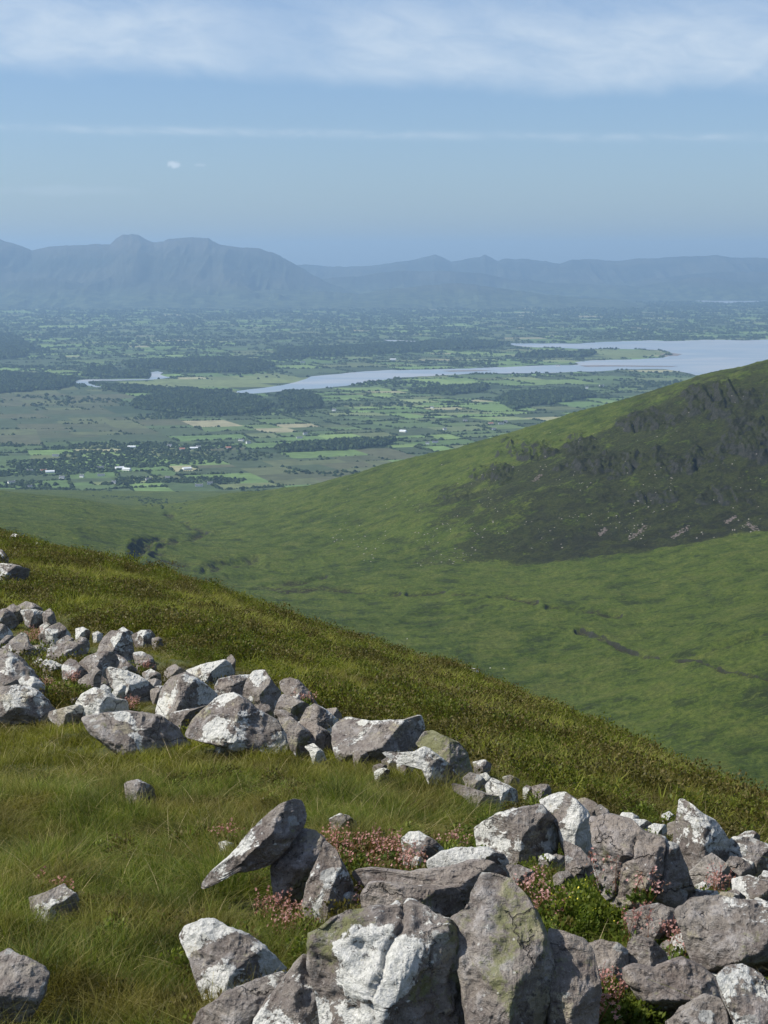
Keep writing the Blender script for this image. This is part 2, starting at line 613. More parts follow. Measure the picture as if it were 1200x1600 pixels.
# ------------------------------------------------------------------ isoline tables -> terrain
def isolines(tables, A):
    """tables: list of lists of (px, py, d). returns d[k, a], z[k, a] on the azimuth ratios A"""
    D, Z = [], []
    for tb in tables:
        tb = np.array(tb, float)
        P = at_y(tb[:, 0], tb[:, 1], tb[:, 2])
        a = P[:, 0] / P[:, 1]
        D.append(np.interp(A, a, P[:, 1]))
        Z.append(np.interp(A, a, P[:, 2]))
    return np.array(D), np.array(Z)


def pchip_cols(D, Z, dq):
    """monotone cubic interpolation of Z over D in each column; dq (nr, na)"""
    K, NA = D.shape
    h = np.diff(D, axis=0)
    s = np.diff(Z, axis=0) / h
    m = np.zeros_like(Z)
    w1 = 2 * h[1:] + h[:-1]
    w2 = h[1:] + 2 * h[:-1]
    same = s[1:] * s[:-1] > 0
    with np.errstate(divide='ignore', invalid='ignore'):
        hm = (w1 + w2) / (w1 / s[:-1] + w2 / s[1:])
    m[1:-1] = np.where(same, hm, 0)
    m[0] = s[0]
    m[-1] = s[-1]
    out = np.empty_like(dq)
    cols = np.arange(NA)
    idx = np.zeros(dq.shape, int)
    for k in range(1, K - 1):
        idx += dq >= D[k][None]
    c = np.broadcast_to(cols, dq.shape)
    d0, z0, z1, hh = D[idx, c], Z[idx, c], Z[idx + 1, c], h[idx, c]
    t = np.clip((dq - d0) / hh, 0, 1)
    m0, m1 = m[idx, c] * hh, m[idx + 1, c] * hh
    return (2 * t**3 - 3 * t**2 + 1) * z0 + (t**3 - 2 * t**2 + t) * m0 + (-2 * t**3 + 3 * t**2) * z1 + (t**3 - t**2) * m1


def smooth_cols(Z, n):
    k = np.hanning(2 * n + 3)[1:-1]
    k /= k.sum()
    Zp = np.pad(Z, ((0, 0), (n, n)), 'edge')
    return np.array([np.convolve(r, k, 'valid') for r in Zp])


# ---- foreground shoulder
SIL = [(-150, 805), (0, 836), (60, 852), (200, 884), (300, 914), (400, 948), (500, 988), (600, 1015), (700, 1048), (800, 1083), (900, 1123), (1000, 1168), (1100, 1218), (1200, 1254), (1350, 1320)]
FG_T = [
    [(-150, 2600, 2.2), (600, 2600, 2.2), (1350, 2600, 2.2)],
    [(-150, 1600, 4.6), (300, 1600, 4.6), (600, 1600, 4.5), (900, 1600, 4.4), (1350, 1600, 4.3)],
    [(-150, 1400, 6.3), (300, 1400, 6.2), (600, 1400, 6.0), (900, 1400, 6.0), (1350, 1400, 5.9)],
    [(-150, 1255, 8.8), (300, 1255, 8.5), (600, 1260, 8.0), (900, 1290, 7.8), (1200, 1340, 7.4), (1350, 1370, 7.2)],
    [(-150, 1120, 12.2), (0, 1130, 12), (300, 1150, 11), (600, 1170, 10.9), (900, 1215, 10.4), (1200, 1300, 9.2), (1350, 1345, 8.8)],
    [(-150, 980, 17.5), (0, 1000, 17), (300, 1040, 15.3), (600, 1090, 14.6), (900, 1165, 13.2), (1200, 1272, 11.2), (1350, 1332, 10.5)],
    [(-150, 870, 27), (0, 900, 26), (300, 965, 21), (600, 1043, 19), (900, 1137, 16.5), (1200, 1259, 13.2), (1350, 1323, 12)],
]
sx = [p[0] for p in SIL]
sy = [p[1] for p in SIL]
crest_d = [40, 38, 37, 33.5, 31, 28.5, 26.5, 25, 23.5, 22, 20.5, 18.5, 16.5, 15, 13.5]
FG_T.append([(x, y, d) for x, y, d in zip(sx, sy, crest_d)])
FG_T.append([(x, y + 9, d * 1.28) for x, y, d in zip(sx, sy, crest_d)])
FG_T.append([(x, y + 60, d * 1.9) for x, y, d in zip(sx, sy, crest_d)])
FG_T.append([(x, y + 260, d * 4.5) for x, y, d in zip(sx, sy, crest_d)])
FG_T.append([(x, y + 420, d * 16) for x, y, d in zip(sx, sy, crest_d)])
NA_F = 1100
A_F = np.linspace(-1.1, 1.1, NA_F)
DF, ZF = isolines(FG_T, A_F)
DF, ZF = smooth_cols(DF, 10), smooth_cols(ZF, 10)
rows = np.concatenate([np.linspace(0, 7, 420), np.linspace(7, len(FG_T) - 1, 120)[1:]])
ki = np.clip(rows.astype(int), 0, len(FG_T) - 2)
fr = (rows - ki)[:, None]
DQ = DF[ki] * (1 - fr) + DF[ki + 1] * fr
ZQ = pchip_cols(DF, ZF, DQ)
XQ = A_F[None] * DQ
nz1 = fbm(np.stack([XQ * 0.45, DQ * 0.45], -1), 4, 5)
nz2 = fbm(np.stack([XQ * 2.6, DQ * 2.6], -1), 3, 9)
nearw = sstep(DQ, 1.5, 4)
ZQ = ZQ + nz1 * 0.10 * nearw + nz2 * 0.05 * nearw - 0.13
ZB = ZQ.copy()
DROP = 0.0
fgV = np.stack([XQ, DQ, ZQ + CZ], -1).reshape(-1, 3)
o = make_mesh('hillside_ground', fgV, quads=grid_quads(len(rows), NA_F), mat=M_SOIL)
tag(o, kind='structure')


def fg_height(x, y):
    """bilinear lookup of the foreground surface (relative to the camera) """
    x = np.asarray(x, float)
    y = np.asarray(y, float)
    a = np.clip(x / y, A_F[0], A_F[-1])
    ca = (a - A_F[0]) / (A_F[1] - A_F[0])
    c0 = np.clip(ca.astype(int), 0, NA_F - 2)
    fc = ca - c0
    out = np.zeros(x.shape)
    for cc, w in ((c0, 1 - fc), (c0 + 1, fc)):
        dcol = DQ[:, cc]           # (rows, n)
        lo = np.zeros(x.shape, int)
        hi = np.full(x.shape, len(rows) - 1)
        ar = np.arange(x.size)
        for _ in range(11):
            mid = (lo + hi) // 2
            g = dcol[mid, ar] <= y
            lo = np.where(g, mid, lo)
            hi = np.where(g, hi, mid)
        lo = np.clip(lo, 0, len(rows) - 2)
        d0, d1 = dcol[lo, ar], dcol[lo + 1, ar]
        t = np.clip((y - d0) / np.maximum(d1 - d0, 1e-6), 0, 1)
        zc = ZQ[:, cc]
        out += w * (zc[lo, ar] * (1 - t) + zc[lo + 1, ar] * t)
    return out


def fg_hit(px, py, lift=0.10):
    """where the view ray through a pixel meets the (grass-topped) foreground"""
    r = ray(px, py)
    ys = np.exp(np.linspace(math.log(3.0), math.log(60), 700))
    P = r[None] * (ys / r[1])[:, None]
    g = fg_height(P[:, 0], P[:, 1]) + lift
    below = P[:, 2] <= g
    if not below.any():
        i = int(np.argmin(P[:, 2] - g))
    else:
        i = int(np.argmax(below))
    return P[i]


# ---- valley and the hill across it
MT = [
    [(-250, 1040, 640), (0, 1040, 700), (300, 1110, 700), (600, 1200, 660), (900, 1330, 560), (1200, 1470, 460), (1450, 1560, 400)],
    [(-250, 842, 1350), (0, 848, 1400), (300, 922, 1400), (600, 1020, 1280), (900, 1125, 1080), (1200, 1255, 860), (1450, 1340, 760)],
    [(-250, 815, 1650), (0, 824, 1720), (120, 834, 1800), (250, 868, 1830), (400, 916, 1680), (600, 934, 1560), (800, 950, 1440), (1000, 1028, 1210), (1100, 1015, 1180), (1200, 985, 1180), (1450, 930, 1180)],
    [(-250, 800, 2050), (0, 806, 2100), (120, 812, 2150), (250, 838, 2080), (400, 884, 1850), (550, 892, 1780), (700, 888, 1740), (850, 882, 1700), (1000, 862, 1680), (1200, 832, 1660), (1450, 800, 1640)],
    [(-250, 784, 2350), (0, 786, 2380), (120, 793, 2380), (220, 812, 2350), (280, 818, 2400), (350, 826, 2220), (500, 826, 2080), (650, 800, 1990), (800, 768, 1920), (1000, 730, 1880), (1200, 688, 1860), (1450, 640, 1850)],
    [(-250, 764, 2650), (0, 769, 2700), (110, 777, 2700), (200, 795, 2680), (262, 800, 2800), (330, 782, 2850), (420, 773, 2700), (500, 761, 2560), (600, 740, 2450), (700, 712, 2380), (800, 678, 2320), (900, 648, 2260), (1000, 621, 2200), (1100, 590, 2160), (1200, 569, 2140), (1450, 525, 2100)],
    [(-250, 768, 3050), (0, 772, 3100), (110, 782, 3200), (200, 797, 3200), (262, 791, 3500), (330, 784, 3400), (420, 777, 3200), (500, 768, 3000), (600, 748, 2850), (700, 722, 2750), (800, 689, 2700), (900, 660, 2650), (1000, 634, 2600), (1100, 603, 2550), (1200, 582, 2500), (1450, 540, 2500)],
    [(-250, 764, 4480), (0, 764, 4480), (262, 766, 4480), (600, 768, 4480), (1200, 775, 4450), (1450, 775, 4450)],
]
NA_M = 900
A_M = np.linspace(-0.31, 0.31, NA_M)
DM, ZM = isolines(MT, A_M)
DM, ZM = smooth_cols(DM, 14), smooth_cols(ZM, 14)
rows_m = np.concatenate([np.linspace(0, 1, 60), np.linspace(1, 5, 640)[1:], np.linspace(5, 7, 150)[1:]])
ki = np.clip(rows_m.astype(int), 0, len(MT) - 2)
fr = (rows_m - ki)[:, None]
DQM = DM[ki] * (1 - fr) + DM[ki + 1] * fr
ZQM = pchip_cols(DM, ZM, DQM)
XQM = A_M[None] * DQM
PXM, PYM, _ = to_px(np.stack([XQM, DQM, ZQM], -1))
XY = np.stack([XQM, DQM], -1)
warp = np.stack([fbm(XY / 60, 3, 40), fbm(XY / 60, 3, 50)], -1)
k_row = (rows_m[:, None] + 0 * XQM)
fade = sstep(k_row, 0.2, 0.9) * (1 - sstep(k_row, 5.9, 6.8))
ZQM += fade * (fbm(XY / 240, 4, 61) * 11.0 + fbm((XY + warp * 30) / 45, 4, 62) * 1.7)
ZQM += fade * fbm(XY / np.array([9.0, 6.0]), 3, 63) * 1.1
ZQM += fade * fbm((XY + warp * 12) / np.array([26.0, 16.0]), 3, 64, ridged=True) * 1.2
# crags: steps cut into the hill face
heath = np.zeros_like(ZQM)
crag = np.zeros_like(ZQM)
for (cx, cy, rx, ry, amp) in [(1130, 625, 75, 26, 1.0), (1015, 655, 45, 16, 0.8), (960, 725, 75, 20, 0.9), (1075, 720, 70, 26, 0.9), (1180, 690, 60, 40, 1.0),
                              (830, 700, 50, 20, 0.95), (905, 690, 34, 24, 0.8), (770, 735, 40, 18, 0.7), (1010, 770, 70, 14, 0.5), (700, 770, 50, 14, 0.4), (1140, 770, 60, 16, 0.5)]:
    q = ((PXM - cx) / rx)**2 + ((PYM - cy) / ry)**2 + fbm(XY / 30, 4, 71) * 1.1
    crag = np.maximum(crag, amp * (1 - sstep(q, 0.3, 1.15)))
cliff = fbm(np.stack([XQM / 16, DQM / 42], -1) + warp * 0.5, 5, 81, 0.6, ridged=True)
ZQM += crag * fade * (cliff * 11.0 + fbm(np.stack([XQM / 6, DQM / 9], -1), 3, 83, ridged=True) * 2.4)
# heather cover: the right part of the far hill
hx = sstep(PXM + (PYM - 700) * 0.4 + fbm(XY / 120, 4, 77) * 90, 560, 900) * sstep(k_row + 0.10 * fbm(XY / 40, 3, 79), 2.93, 3.10) * (1 - sstep(PYM + 26 * fbm(XY / 70, 4, 78), 790, 880) * 0.62 * (1 - sstep(PXM, 700, 950)))
crest_py = np.interp(PXM, [400, 500, 700, 900, 1000, 1100, 1200], [770, 760, 712, 648, 621, 590, 569])
hx *= sstep(PYM - crest_py, 2, 30 - 0.0 * PXM) * 0.35 + 0.65
left_ok = sstep(PYM - crest_py, 8, 60) + sstep(PXM, 850, 1050)
heath = np.clip(hx * np.clip(left_ok, 0, 1) * 0.85 + crag * 0.35, 0, 1)
heath += 0.30 * sstep(k_row, 3.0, 3.1) * (1 - sstep(k_row, 3.2, 3.6)) * sstep(PXM, 560, 760)
heath += 0.22 * (1 - sstep(PXM, 60, 240)) * sstep(k_row, 3.4, 4.2)
# stream cuts and peat banks (polylines in the photograph laid on the surface)
peat = np.zeros_like(ZQM)
cuts = [([(1215, 985), (1150, 1002), (1090, 1020), (1030, 1028), (985, 1018), (950, 1003), (905, 988)], 7, 5.5),
        ([(1215, 1060), (1140, 1050), (1085, 1032), (1030, 1028)], 4, 3.0),
        ([(965, 965), (920, 960), (860, 955)], 7, 5.0), ([(835, 947), (790, 938), (770, 940)], 7, 5.0),
        ([(745, 935), (690, 928), (640, 932)], 6, 4.5),
        ([(620, 930), (560, 925), (505, 921), (450, 924), (400, 920)], 7, 5.0),
        ([(505, 903), (470, 910), (430, 914), (398, 920)], 9, 7.0),
        ([(400, 882), (350, 884), (322, 890)], 11, 8.0),
        ([(318, 890), (270, 878), (235, 862), (210, 858)], 9, 6.0), ([(250, 848), (228, 856), (212, 866)], 11, 8.0),
        ([(320, 832), (290, 846), (262, 856), (240, 868)], 7, 5.0), ([(262, 802), (280, 812), (300, 824), (322, 832)], 6, 4.0)]
for ln, wpx, dep in cuts:
    best = np.full(ZQM.shape, 1e9)
    for (x0, y0), (x1, y1) in zip(ln[:-1], ln[1:]):
        vx, vy = x1 - x0, (y1 - y0)
        L = vx * vx + (vy * 1.6)**2
        t = np.clip(((PXM - x0) * vx + (PYM - y0) * 1.6 * vy * 1.6) / L, 0, 1)
        dd = np.hypot(PXM - x0 - t * vx, (PYM - y0 - t * vy) * 1.6)
        best = np.minimum(best, dd)
    best = best + fbm(XY / 20, 4, 90) * 5.0
    g = 1 - sstep(best, wpx * 0.25, wpx * 1.15)
    ZQM -= g * dep * 0.62 * (0.8 + 0.5 * fbm(XY / 12, 3, 92))
    peat = np.maximum(peat, g * sstep(fbm(XY / 22, 3, 95), -0.40, 0.05))
    ZQM += np.exp(-((best - wpx * 1.6) / (wpx * 0.8))**2) * dep * 0.25
# keep the outer rim tucked below its neighbours
ZQM[0] -= 30
ZQM[-1] = -CZ - 6
mV = np.stack([XQM, DQM, ZQM + CZ], -1).reshape(-1, 3)
o = make_mesh('moorland_hills', mV, quads=grid_quads(len(rows_m), NA_M), mat=M_HILL,
              attrs={'heath': heath.ravel(), 'peat': peat.ravel()})
tag(o, kind='structure')


def mid_pick(px, py, kmin=1.0, kmax=6.0):
    """first mid-terrain vertex seen at a pixel"""
    X, Y, W = MPX, MPY, None
    e = np.hypot(X - px, Y - py) + 1000 * ((k_row < kmin) | (k_row > kmax))
    i = np.unravel_index(int(np.argmin(e)), e.shape)
    return np.array([XQM[i], DQM[i], ZQM[i] + CZ])


MPX, MPY, _ = to_px(np.stack([XQM, DQM, ZQM], -1))

# ---- the lowland sheet, out beyond the far mountains
gx = np.linspace(-34000, 34000, 60)
gy = np.concatenate([[-2500, -500, 500, 1500, 2500], np.linspace(3200, 45000, 90)])
GX, GY = np.meshgrid(gx, gy)
o = make_mesh('lowland_ground', np.stack([GX, GY, 0 * GX - 1.0], -1).reshape(-1, 3), quads=grid_quads(len(gy), len(gx)), mat=M_PLAIN)
tag(o, kind='structure')

# ---- far mountains
MTN = [
    (33500, 4500, 3500, [(380, 432), (450, 416), (470, 413), (500, 414), (520, 416), (540, 416), (570, 415), (600, 413), (618, 410), (632, 408), (648, 405), (665, 401), (680, 396.5), (692, 402), (705, 408), (720, 406), (740, 402), (750, 402), (758, 398), (768, 403), (778, 408), (790, 404), (820, 405), (850, 408), (875, 412), (895, 404), (920, 405), (965, 408), (1000, 404), (1050, 401), (1100, 400), (1120, 398), (1150, 403), (1180, 402), (1260, 405), (1400, 410)]),
    (30500, 2500, 2500, [(960, 446), (1010, 436), (1060, 430), (1100, 427), (1130, 424), (1200, 424), (1300, 422)]),
    (27000, 4200, 3000, [(-200, 380), (-60, 372), (0, 374), (25, 382), (50, 391), (75, 385), (120, 382), (150, 380), (172, 381), (182, 372), (192, 366.5), (200, 367), (206, 365), (218, 367), (228, 373), (240, 378), (255, 378), (262, 374), (285, 371), (300, 370), (318, 373), (326, 373), (345, 381), (380, 387), (405, 389), (425, 395), (445, 404), (460, 413), (480, 424), (510, 440), (560, 458), (600, 470)]),
    (28600, 1900, 2400, [(430, 462), (470, 446), (500, 436), (560, 432), (600, 424), (700, 422), (760, 428), (800, 436), (850, 441), (900, 443), (960, 445), (1000, 447), (1040, 440), (1080, 434), (1110, 434), (1150, 440), (1200, 442), (1400, 446)]),
    (24200, 2200, 2000, [(-200, 442), (0, 440), (60, 432), (120, 440), (170, 452), (230, 440), (270, 436), (320, 445), (380, 455), (430, 452), (500, 455), (560, 458), (600, 452), (660, 446), (720, 442), (760, 446), (800, 452), (850, 460), (900, 464), (960, 468), (1010, 474), (1060, 480), (1400, 480)]),
]
nx = 1000
A_T = np.linspace(-0.31, 0.31, nx)
YT = np.unique(np.concatenate([np.linspace(19500, 40000, 190), [m_[0] for m_ in MTN], [m_[0] - 60 for m_ in MTN]]))
ny = len(YT)
AA, YY = np.meshgrid(A_T, YT)
XX = AA * YY
H = np.zeros_like(XX)
for (d, wf, wb, prof) in MTN:
    pr = np.array(prof, float)
    P = at_y(pr[:, 0], pr[:, 1], d)
    hz = np.interp(AA, P[:, 0] / P[:, 1], P[:, 2] + CZ)
    hz = np.maximum(hz + fbm(np.stack([AA * 260, AA * 0 + d], -1), 4, 19) * 14, 0)
    dd = YY - d
    # spurs running down towards the viewer
    sp = fbm(np.stack([XX / 900, YY / 5200], -1), 4, int(d) % 97, ridged=True)
    w = np.where(dd < 0, wf * (1 + 0.45 * sp), wb)
    tt = np.clip(1 - np.abs(dd) / w, 0, 1)
    shape = tt**1.25
    H = np.maximum(H, hz * shape * (1 + 0.15 * sp * (tt < 0.97) * sstep(1 - tt, 0.0, 0.2)))
H += sstep(H, 20, 120) * fbm(np.stack([XX / 420, YY / 420], -1), 4, 33) * 16 * sstep(np.abs(H), 0, 200)
H -= 3
o = make_mesh('mountains', np.stack([XX, YY, H], -1).reshape(-1, 3), quads=grid_quads(ny, nx), mat=M_MTN)
tag(o, kind='structure')

# ------------------------------------------------------------------ water of the estuary
WATERS = {
    'estuary_water': [(370, 611), (392, 608), (412, 606), (440, 602), (462, 597), (478, 592), (486, 588), (520, 585), (560, 581), (600, 578.5), (660, 577.5), (720, 576), (800, 573), (850, 571), (895, 570.5), (905, 569), (898, 566), (925, 563), (960, 562), (1000, 561), (1035, 559), (1052, 554), (1045, 549), (1030, 547), (1000, 545.5), (960, 545), (900, 545), (860, 543), (830, 542.5), (805, 540), (790, 536.5), (830, 536.5), (870, 536.5), (905, 537), (930, 535), (975, 533), (1000, 532.5), (1015, 531.5), (1040, 533), (1075, 532), (1100, 531), (1130, 531), (1160, 532), (1200, 530.5), (1420, 529), (1420, 600), (1200, 596), (1100, 590), (1080, 584), (1060, 580), (1040, 577), (1010, 576.5), (985, 577), (940, 580), (900, 581), (850, 583), (800, 583.5), (740, 584), (680, 587), (620, 590.5), (580, 596), (540, 603), (500, 607), (450, 610), (420, 613), (395, 615), (370, 614)],
    'river_water': [(114, 597), (122, 594), (135, 593), (160, 592.8), (200, 592.3), (233, 592.2), (236, 588), (231, 585), (237, 581.5), (246, 580), (255, 582), (250, 585), (258, 588), (267, 589.5), (252, 592), (235, 593.4), (200, 594.2), (160, 594.6), (140, 596), (138, 599), (148, 602), (160, 604.5), (150, 605), (134, 601.5), (126, 600), (116, 600)],
    'river_channel': [(240, 606), (262, 606.5), (290, 608), (285, 610), (255, 609)],
    'lake_water': [(1086, 470), (1110, 468.5), (1150, 467.5), (1180, 467), (1196, 470), (1180, 473), (1140, 474), (1105, 473)],
    'side_channel': [(600, 531), (680, 534), (740, 533.5), (790, 535), (790, 537), (740, 535), (680, 535.5), (600, 532.5)],
}


def tri_poly(P2):
    from mathutils.geometry import tessellate_polygon
    from mathutils import Vector
    return tessellate_polygon([[Vector((float(p[0]), float(p[1]), 0)) for p in P2]])


for nm, poly in WATERS.items():
    # soften the outline with intermediate wobble
    pts = []
    for (a, b_) in zip(poly, poly[1:] + poly[:1]):
        n = max(1, int(math.hypot(b_[0] - a[0], b_[1] - a[1]) / 12))
        for k in range(n):
            t = k / n
            x = a[0] + (b_[0] - a[0]) * t
            y = a[1] + (b_[1] - a[1]) * t
            if k:
                y += float(vnoise(np.array([[x / 9, y / 3.0]]), 3)[0]) * 0.45
            pts.append((x, y))
    z = 0.5 + 0.15 * list(WATERS).index(nm)
    P = on_sea([p[0] for p in pts], [p[1] for p in pts], z)
    tr = tri_poly(P[:, :2])
    o = make_mesh(nm, P, tris=np.array(tr), mat=M_WATER, smooth=False)
    tag(o, kind='structure')

WATER_POLYS = [v for v in WATERS.values()]
# mud banks and salt marsh strips in the water
M_MUD = mat_flat('tidal_mud', (0.20, 0.17, 0.15), 0.7, 0.2, 0.02)
for poly in [[(905, 571), (940, 570.5), (990, 571), (1030, 571.5), (1060, 572), (1050, 573), (1010, 573), (960, 572.5), (915, 573)],
             [(1030, 553), (1050, 551.5), (1066, 553.5), (1058, 556), (1040, 556)],
             [(690, 579.5), (715, 578.6), (750, 578.2), (770, 579), (740, 580), (705, 580.6)]]:
    P = on_sea([p[0] for p in poly], [p[1] for p in poly], 1.3)
    o = make_mesh('mud_bank', P, tris=np.array(tri_poly(P[:, :2])), mat=M_MUD, smooth=False)
    tag(o, kind='structure')

# ------------------------------------------------------------------ fields, hedges, woods
WOODS = [
    [(-60, 602), (-60, 580), (0, 583), (60, 588), (118, 592), (122, 600), (100, 606), (40, 612), (-60, 616)],
    [(-60, 548), (0, 524), (30, 530), (52, 545), (30, 560), (-60, 566)],
    [(130, 588), (135, 578), (175, 574), (180, 584), (232, 580), (230, 590), (180, 591)],
    [(190, 568), (240, 565), (320, 562), (400, 565), (430, 572), (400, 582), (340, 582), (270, 582), (262, 578), (200, 574)],
    [(205, 635), (215, 624), (280, 616), (340, 615), (400, 622), (430, 635), (400, 645), (330, 650), (260, 645), (225, 640)],
    [(160, 608), (170, 603), (240, 608), (320, 612), (362, 614), (350, 621), (260, 618), (200, 614)],
    [(433, 618), (450, 612), (480, 615), (500, 625), (500, 638), (460, 640), (440, 632)],
    [(430, 548), (520, 544), (620, 540), (720, 534), (790, 537), (770, 545), (700, 546), (620, 552), (520, 556), (440, 560)],
    [(800, 558), (850, 553), (930, 552), (920, 557), (850, 560)],
    [(775, 625), (800, 615), (870, 612), (900, 610), (930, 620), (870, 630), (800, 640)],
    [(430, 700), (470, 695), (560, 690), (620, 688), (600, 698), (520, 704), (440, 708)],
    [(640, 612), (700, 606), (760, 603), (760, 610), (700, 618)],
]
PALE = [[(323, 660), (350, 658), (385, 662), (380, 668), (345, 668)], [(228, 678), (250, 675), (262, 679), (245, 683)],
        [(420, 668), (460, 664), (478, 668), (455, 676), (425, 674)], [(272, 677), (292, 675), (288, 680), (274, 681)],
        [(272, 690), (308, 689), (306, 694), (280, 694)]]
MEADOW = [[(165, 601), (175, 597), (270, 593), (340, 588), (440, 583), (484, 586), (470, 594), (430, 602), (390, 606), (330, 606), (240, 604)],
          [(905, 560), (860, 556), (860, 548), (900, 546), (960, 546), (1030, 548), (1045, 553), (1030, 557), (960, 560)]]
BOG = [[(-80, 612), (120, 606), (220, 612), (200, 640), (260, 655), (270, 690), (140, 690), (-80, 700)],
       [(330, 700), (380, 700), (480, 712), (620, 700), (640, 740), (560, 760), (440, 758), (330, 740)]]

fields = []
th = R(17)
ca, sa = math.cos(th), math.sin(th)


def split(q, lvl=0):
    q = np.array(q)
    c = q.mean(0)
    e0 = np.linalg.norm(q[1] - q[0])
    e1 = np.linalg.norm(q[2] - q[1])
    r = max(e0, e1) * 0.75
    if c[1] + r < 3600 or c[1] - r > 25500 or abs(c[0]) - r > 0.29 * (abs(c[1]) + r):
        return
    dist = max(c[1], 3000)
    target = (88 + dist * 0.0085) * math.exp(random.gauss(0, 0.33))
    if max(e0, e1) < target * 1.5 and lvl > 3:
        fields.append(q)
        return
    if e0 < e1:
        q = np.roll(q, 1, axis=0)
    t0 = random.uniform(0.38, 0.62)
    t1 = min(0.68, max(0.32, t0 + random.uniform(-0.07, 0.07)))
    m0 = q[0] + (q[1] - q[0]) * t0
    m1 = q[3] + (q[2] - q[3]) * t1
    split([q[0], m0, m1, q[3]], lvl + 1)
    split([m0, q[1], q[2], m1], lvl + 1)


for bx in range(-5, 5):
    for by in range(0, 9):
        def cor(i, j):
            jx = math.sin(i * 12.9 + j * 7.7) * 350
            jy = math.sin(i * 5.3 + j * 9.1) * 350
            x, y = i * 3200 + jx, 1500 + j * 3200 + jy
            return (x * ca - (y - 9000) * sa, 9000 + x * sa + (y - 9000) * ca)
        split([cor(bx, by), cor(bx + 1, by), cor(bx + 1, by + 1), cor(bx, by + 1)])
fields = np.array(fields)
cen = fields.mean(1)
fpx, fpy, _ = to_px(np.concatenate([cen, np.full((len(cen), 1), -CZ)], 1))


def cls_of(px, py):
    """0 pasture 1 wood 2 water 3 meadow 4 bog 5 pale"""
    c = np.zeros(np.shape(px), int)
    for p in BOG:
        c[in_poly(px, py, p)] = 4
    for p in MEADOW:
        c[in_poly(px, py, p)] = 3
    for p in WOODS:
        c[in_poly(px, py, p)] = 1
    for p in PALE:
        c[in_poly(px, py, p)] = 5
    for p in WATER_POLYS:
        c[in_poly(px, py, p)] = 2
    return c


fc = cls_of(fpx, fpy)
pal = np.array([(0.125, 0.190, 0.060), (0.150, 0.215, 0.070), (0.095, 0.150, 0.050), (0.165, 0.200, 0.085), (0.070, 0.105, 0.040), (0.060, 0.085, 0.038), (0.110, 0.130, 0.055), (0.24, 0.235, 0.13), (0.05, 0.07, 0.033)])
wts = np.array([0.20, 0.12, 0.16, 0.07, 0.14, 0.12, 0.09, 0.02, 0.08])
ci = rng.choice(len(pal), len(fields), p=wts / wts.sum())
fcol = pal[ci] * rng.uniform(0.85, 1.15, (len(fields), 1))
bog_c = np.array([(0.070, 0.080, 0.040), (0.085, 0.090, 0.048), (0.055, 0.075, 0.036), (0.095, 0.110, 0.050)])
fcol[fc == 4] = bog_c[rng.integers(0, 4, (fc == 4).sum())]
fcol[fc == 3] = np.array([0.135, 0.165, 0.065]) * rng.uniform(0.85, 1.15, ((fc == 3).sum(), 1))
fcol[fc == 5] = (0.25, 0.235, 0.14)
fcol[fc == 1] = (0.035, 0.055, 0.025)
# rougher, darker land patches
rough_n = fbm(cen / 1700, 3, 120)
dark = (rough_n > 0.18) & (fc == 0)
fcol[dark] = fcol[dark] * 0.45 + np.array([0.055, 0.075, 0.036]) * 0.55
keep = fc != 2
Q = fields[keep]
# subdivide each field edge a little so hedges bend: simple quads are enough at this distance
fV = np.concatenate([Q, np.zeros(Q.shape[:2] + (1,))], -1).reshape(-1, 3)
fcv = np.repeat(fcol[keep], 4, 0)
o = make_mesh('farmland', fV, quads=np.arange(len(fV)).reshape(-1, 4), mat=M_FIELD, smooth=False, attrs={'col': fcv})
tag(o, kind='structure')


def blobs(C, size, squash, col, seed=1, zlift=0.0):
    """N leafy lumps as one mesh: C (N,3) base centres, size (N,), colours (N,3)"""
    nr, ns = 4, 7
    tv = []
    for i in range(nr):
        ph = (i / (nr - 1)) * 0.5 * PI
        for j in range(ns):
            a = 2 * PI * (j + 0.5 * (i % 2)) / ns
            tv.append((math.cos(ph) * math.cos(a), math.cos(ph) * math.sin(a), math.sin(ph)))
    tv = np.array(tv)
    tq = []
    for i in range(nr - 1):
        for j in range(ns):
            j2 = (j + 1) % ns
            tq.append((i * ns + j, i * ns + j2, (i + 1) * ns + j2, (i + 1) * ns + j))
    tq = np.array(tq)
    N = len(C)
    r = np.random.default_rng(seed)
    jit = r.uniform(0.62, 1.25, (N, len(tv), 1))
    V = tv[None] * jit * size[:, None, None] * np.array([1, 1, squash])
    V = V + C[:, None]
    V[..., 2] += zlift
    vc = np.repeat(col[:, None], len(tv), 1) * r.uniform(0.7, 1.3, (N, len(tv), 1))
    q = tq[None] + (np.arange(N) * len(tv))[:, None, None]
    return V.reshape(-1, 3), q.reshape(-1, 4), vc.reshape(-1, 3)


def tree_cols(n, r):
    base = np.array([(0.030, 0.048, 0.020), (0.042, 0.062, 0.024), (0.024, 0.040, 0.020)])
    return base[r.integers(0, 3, n)] * r.uniform(0.8, 1.25, (n, 1))


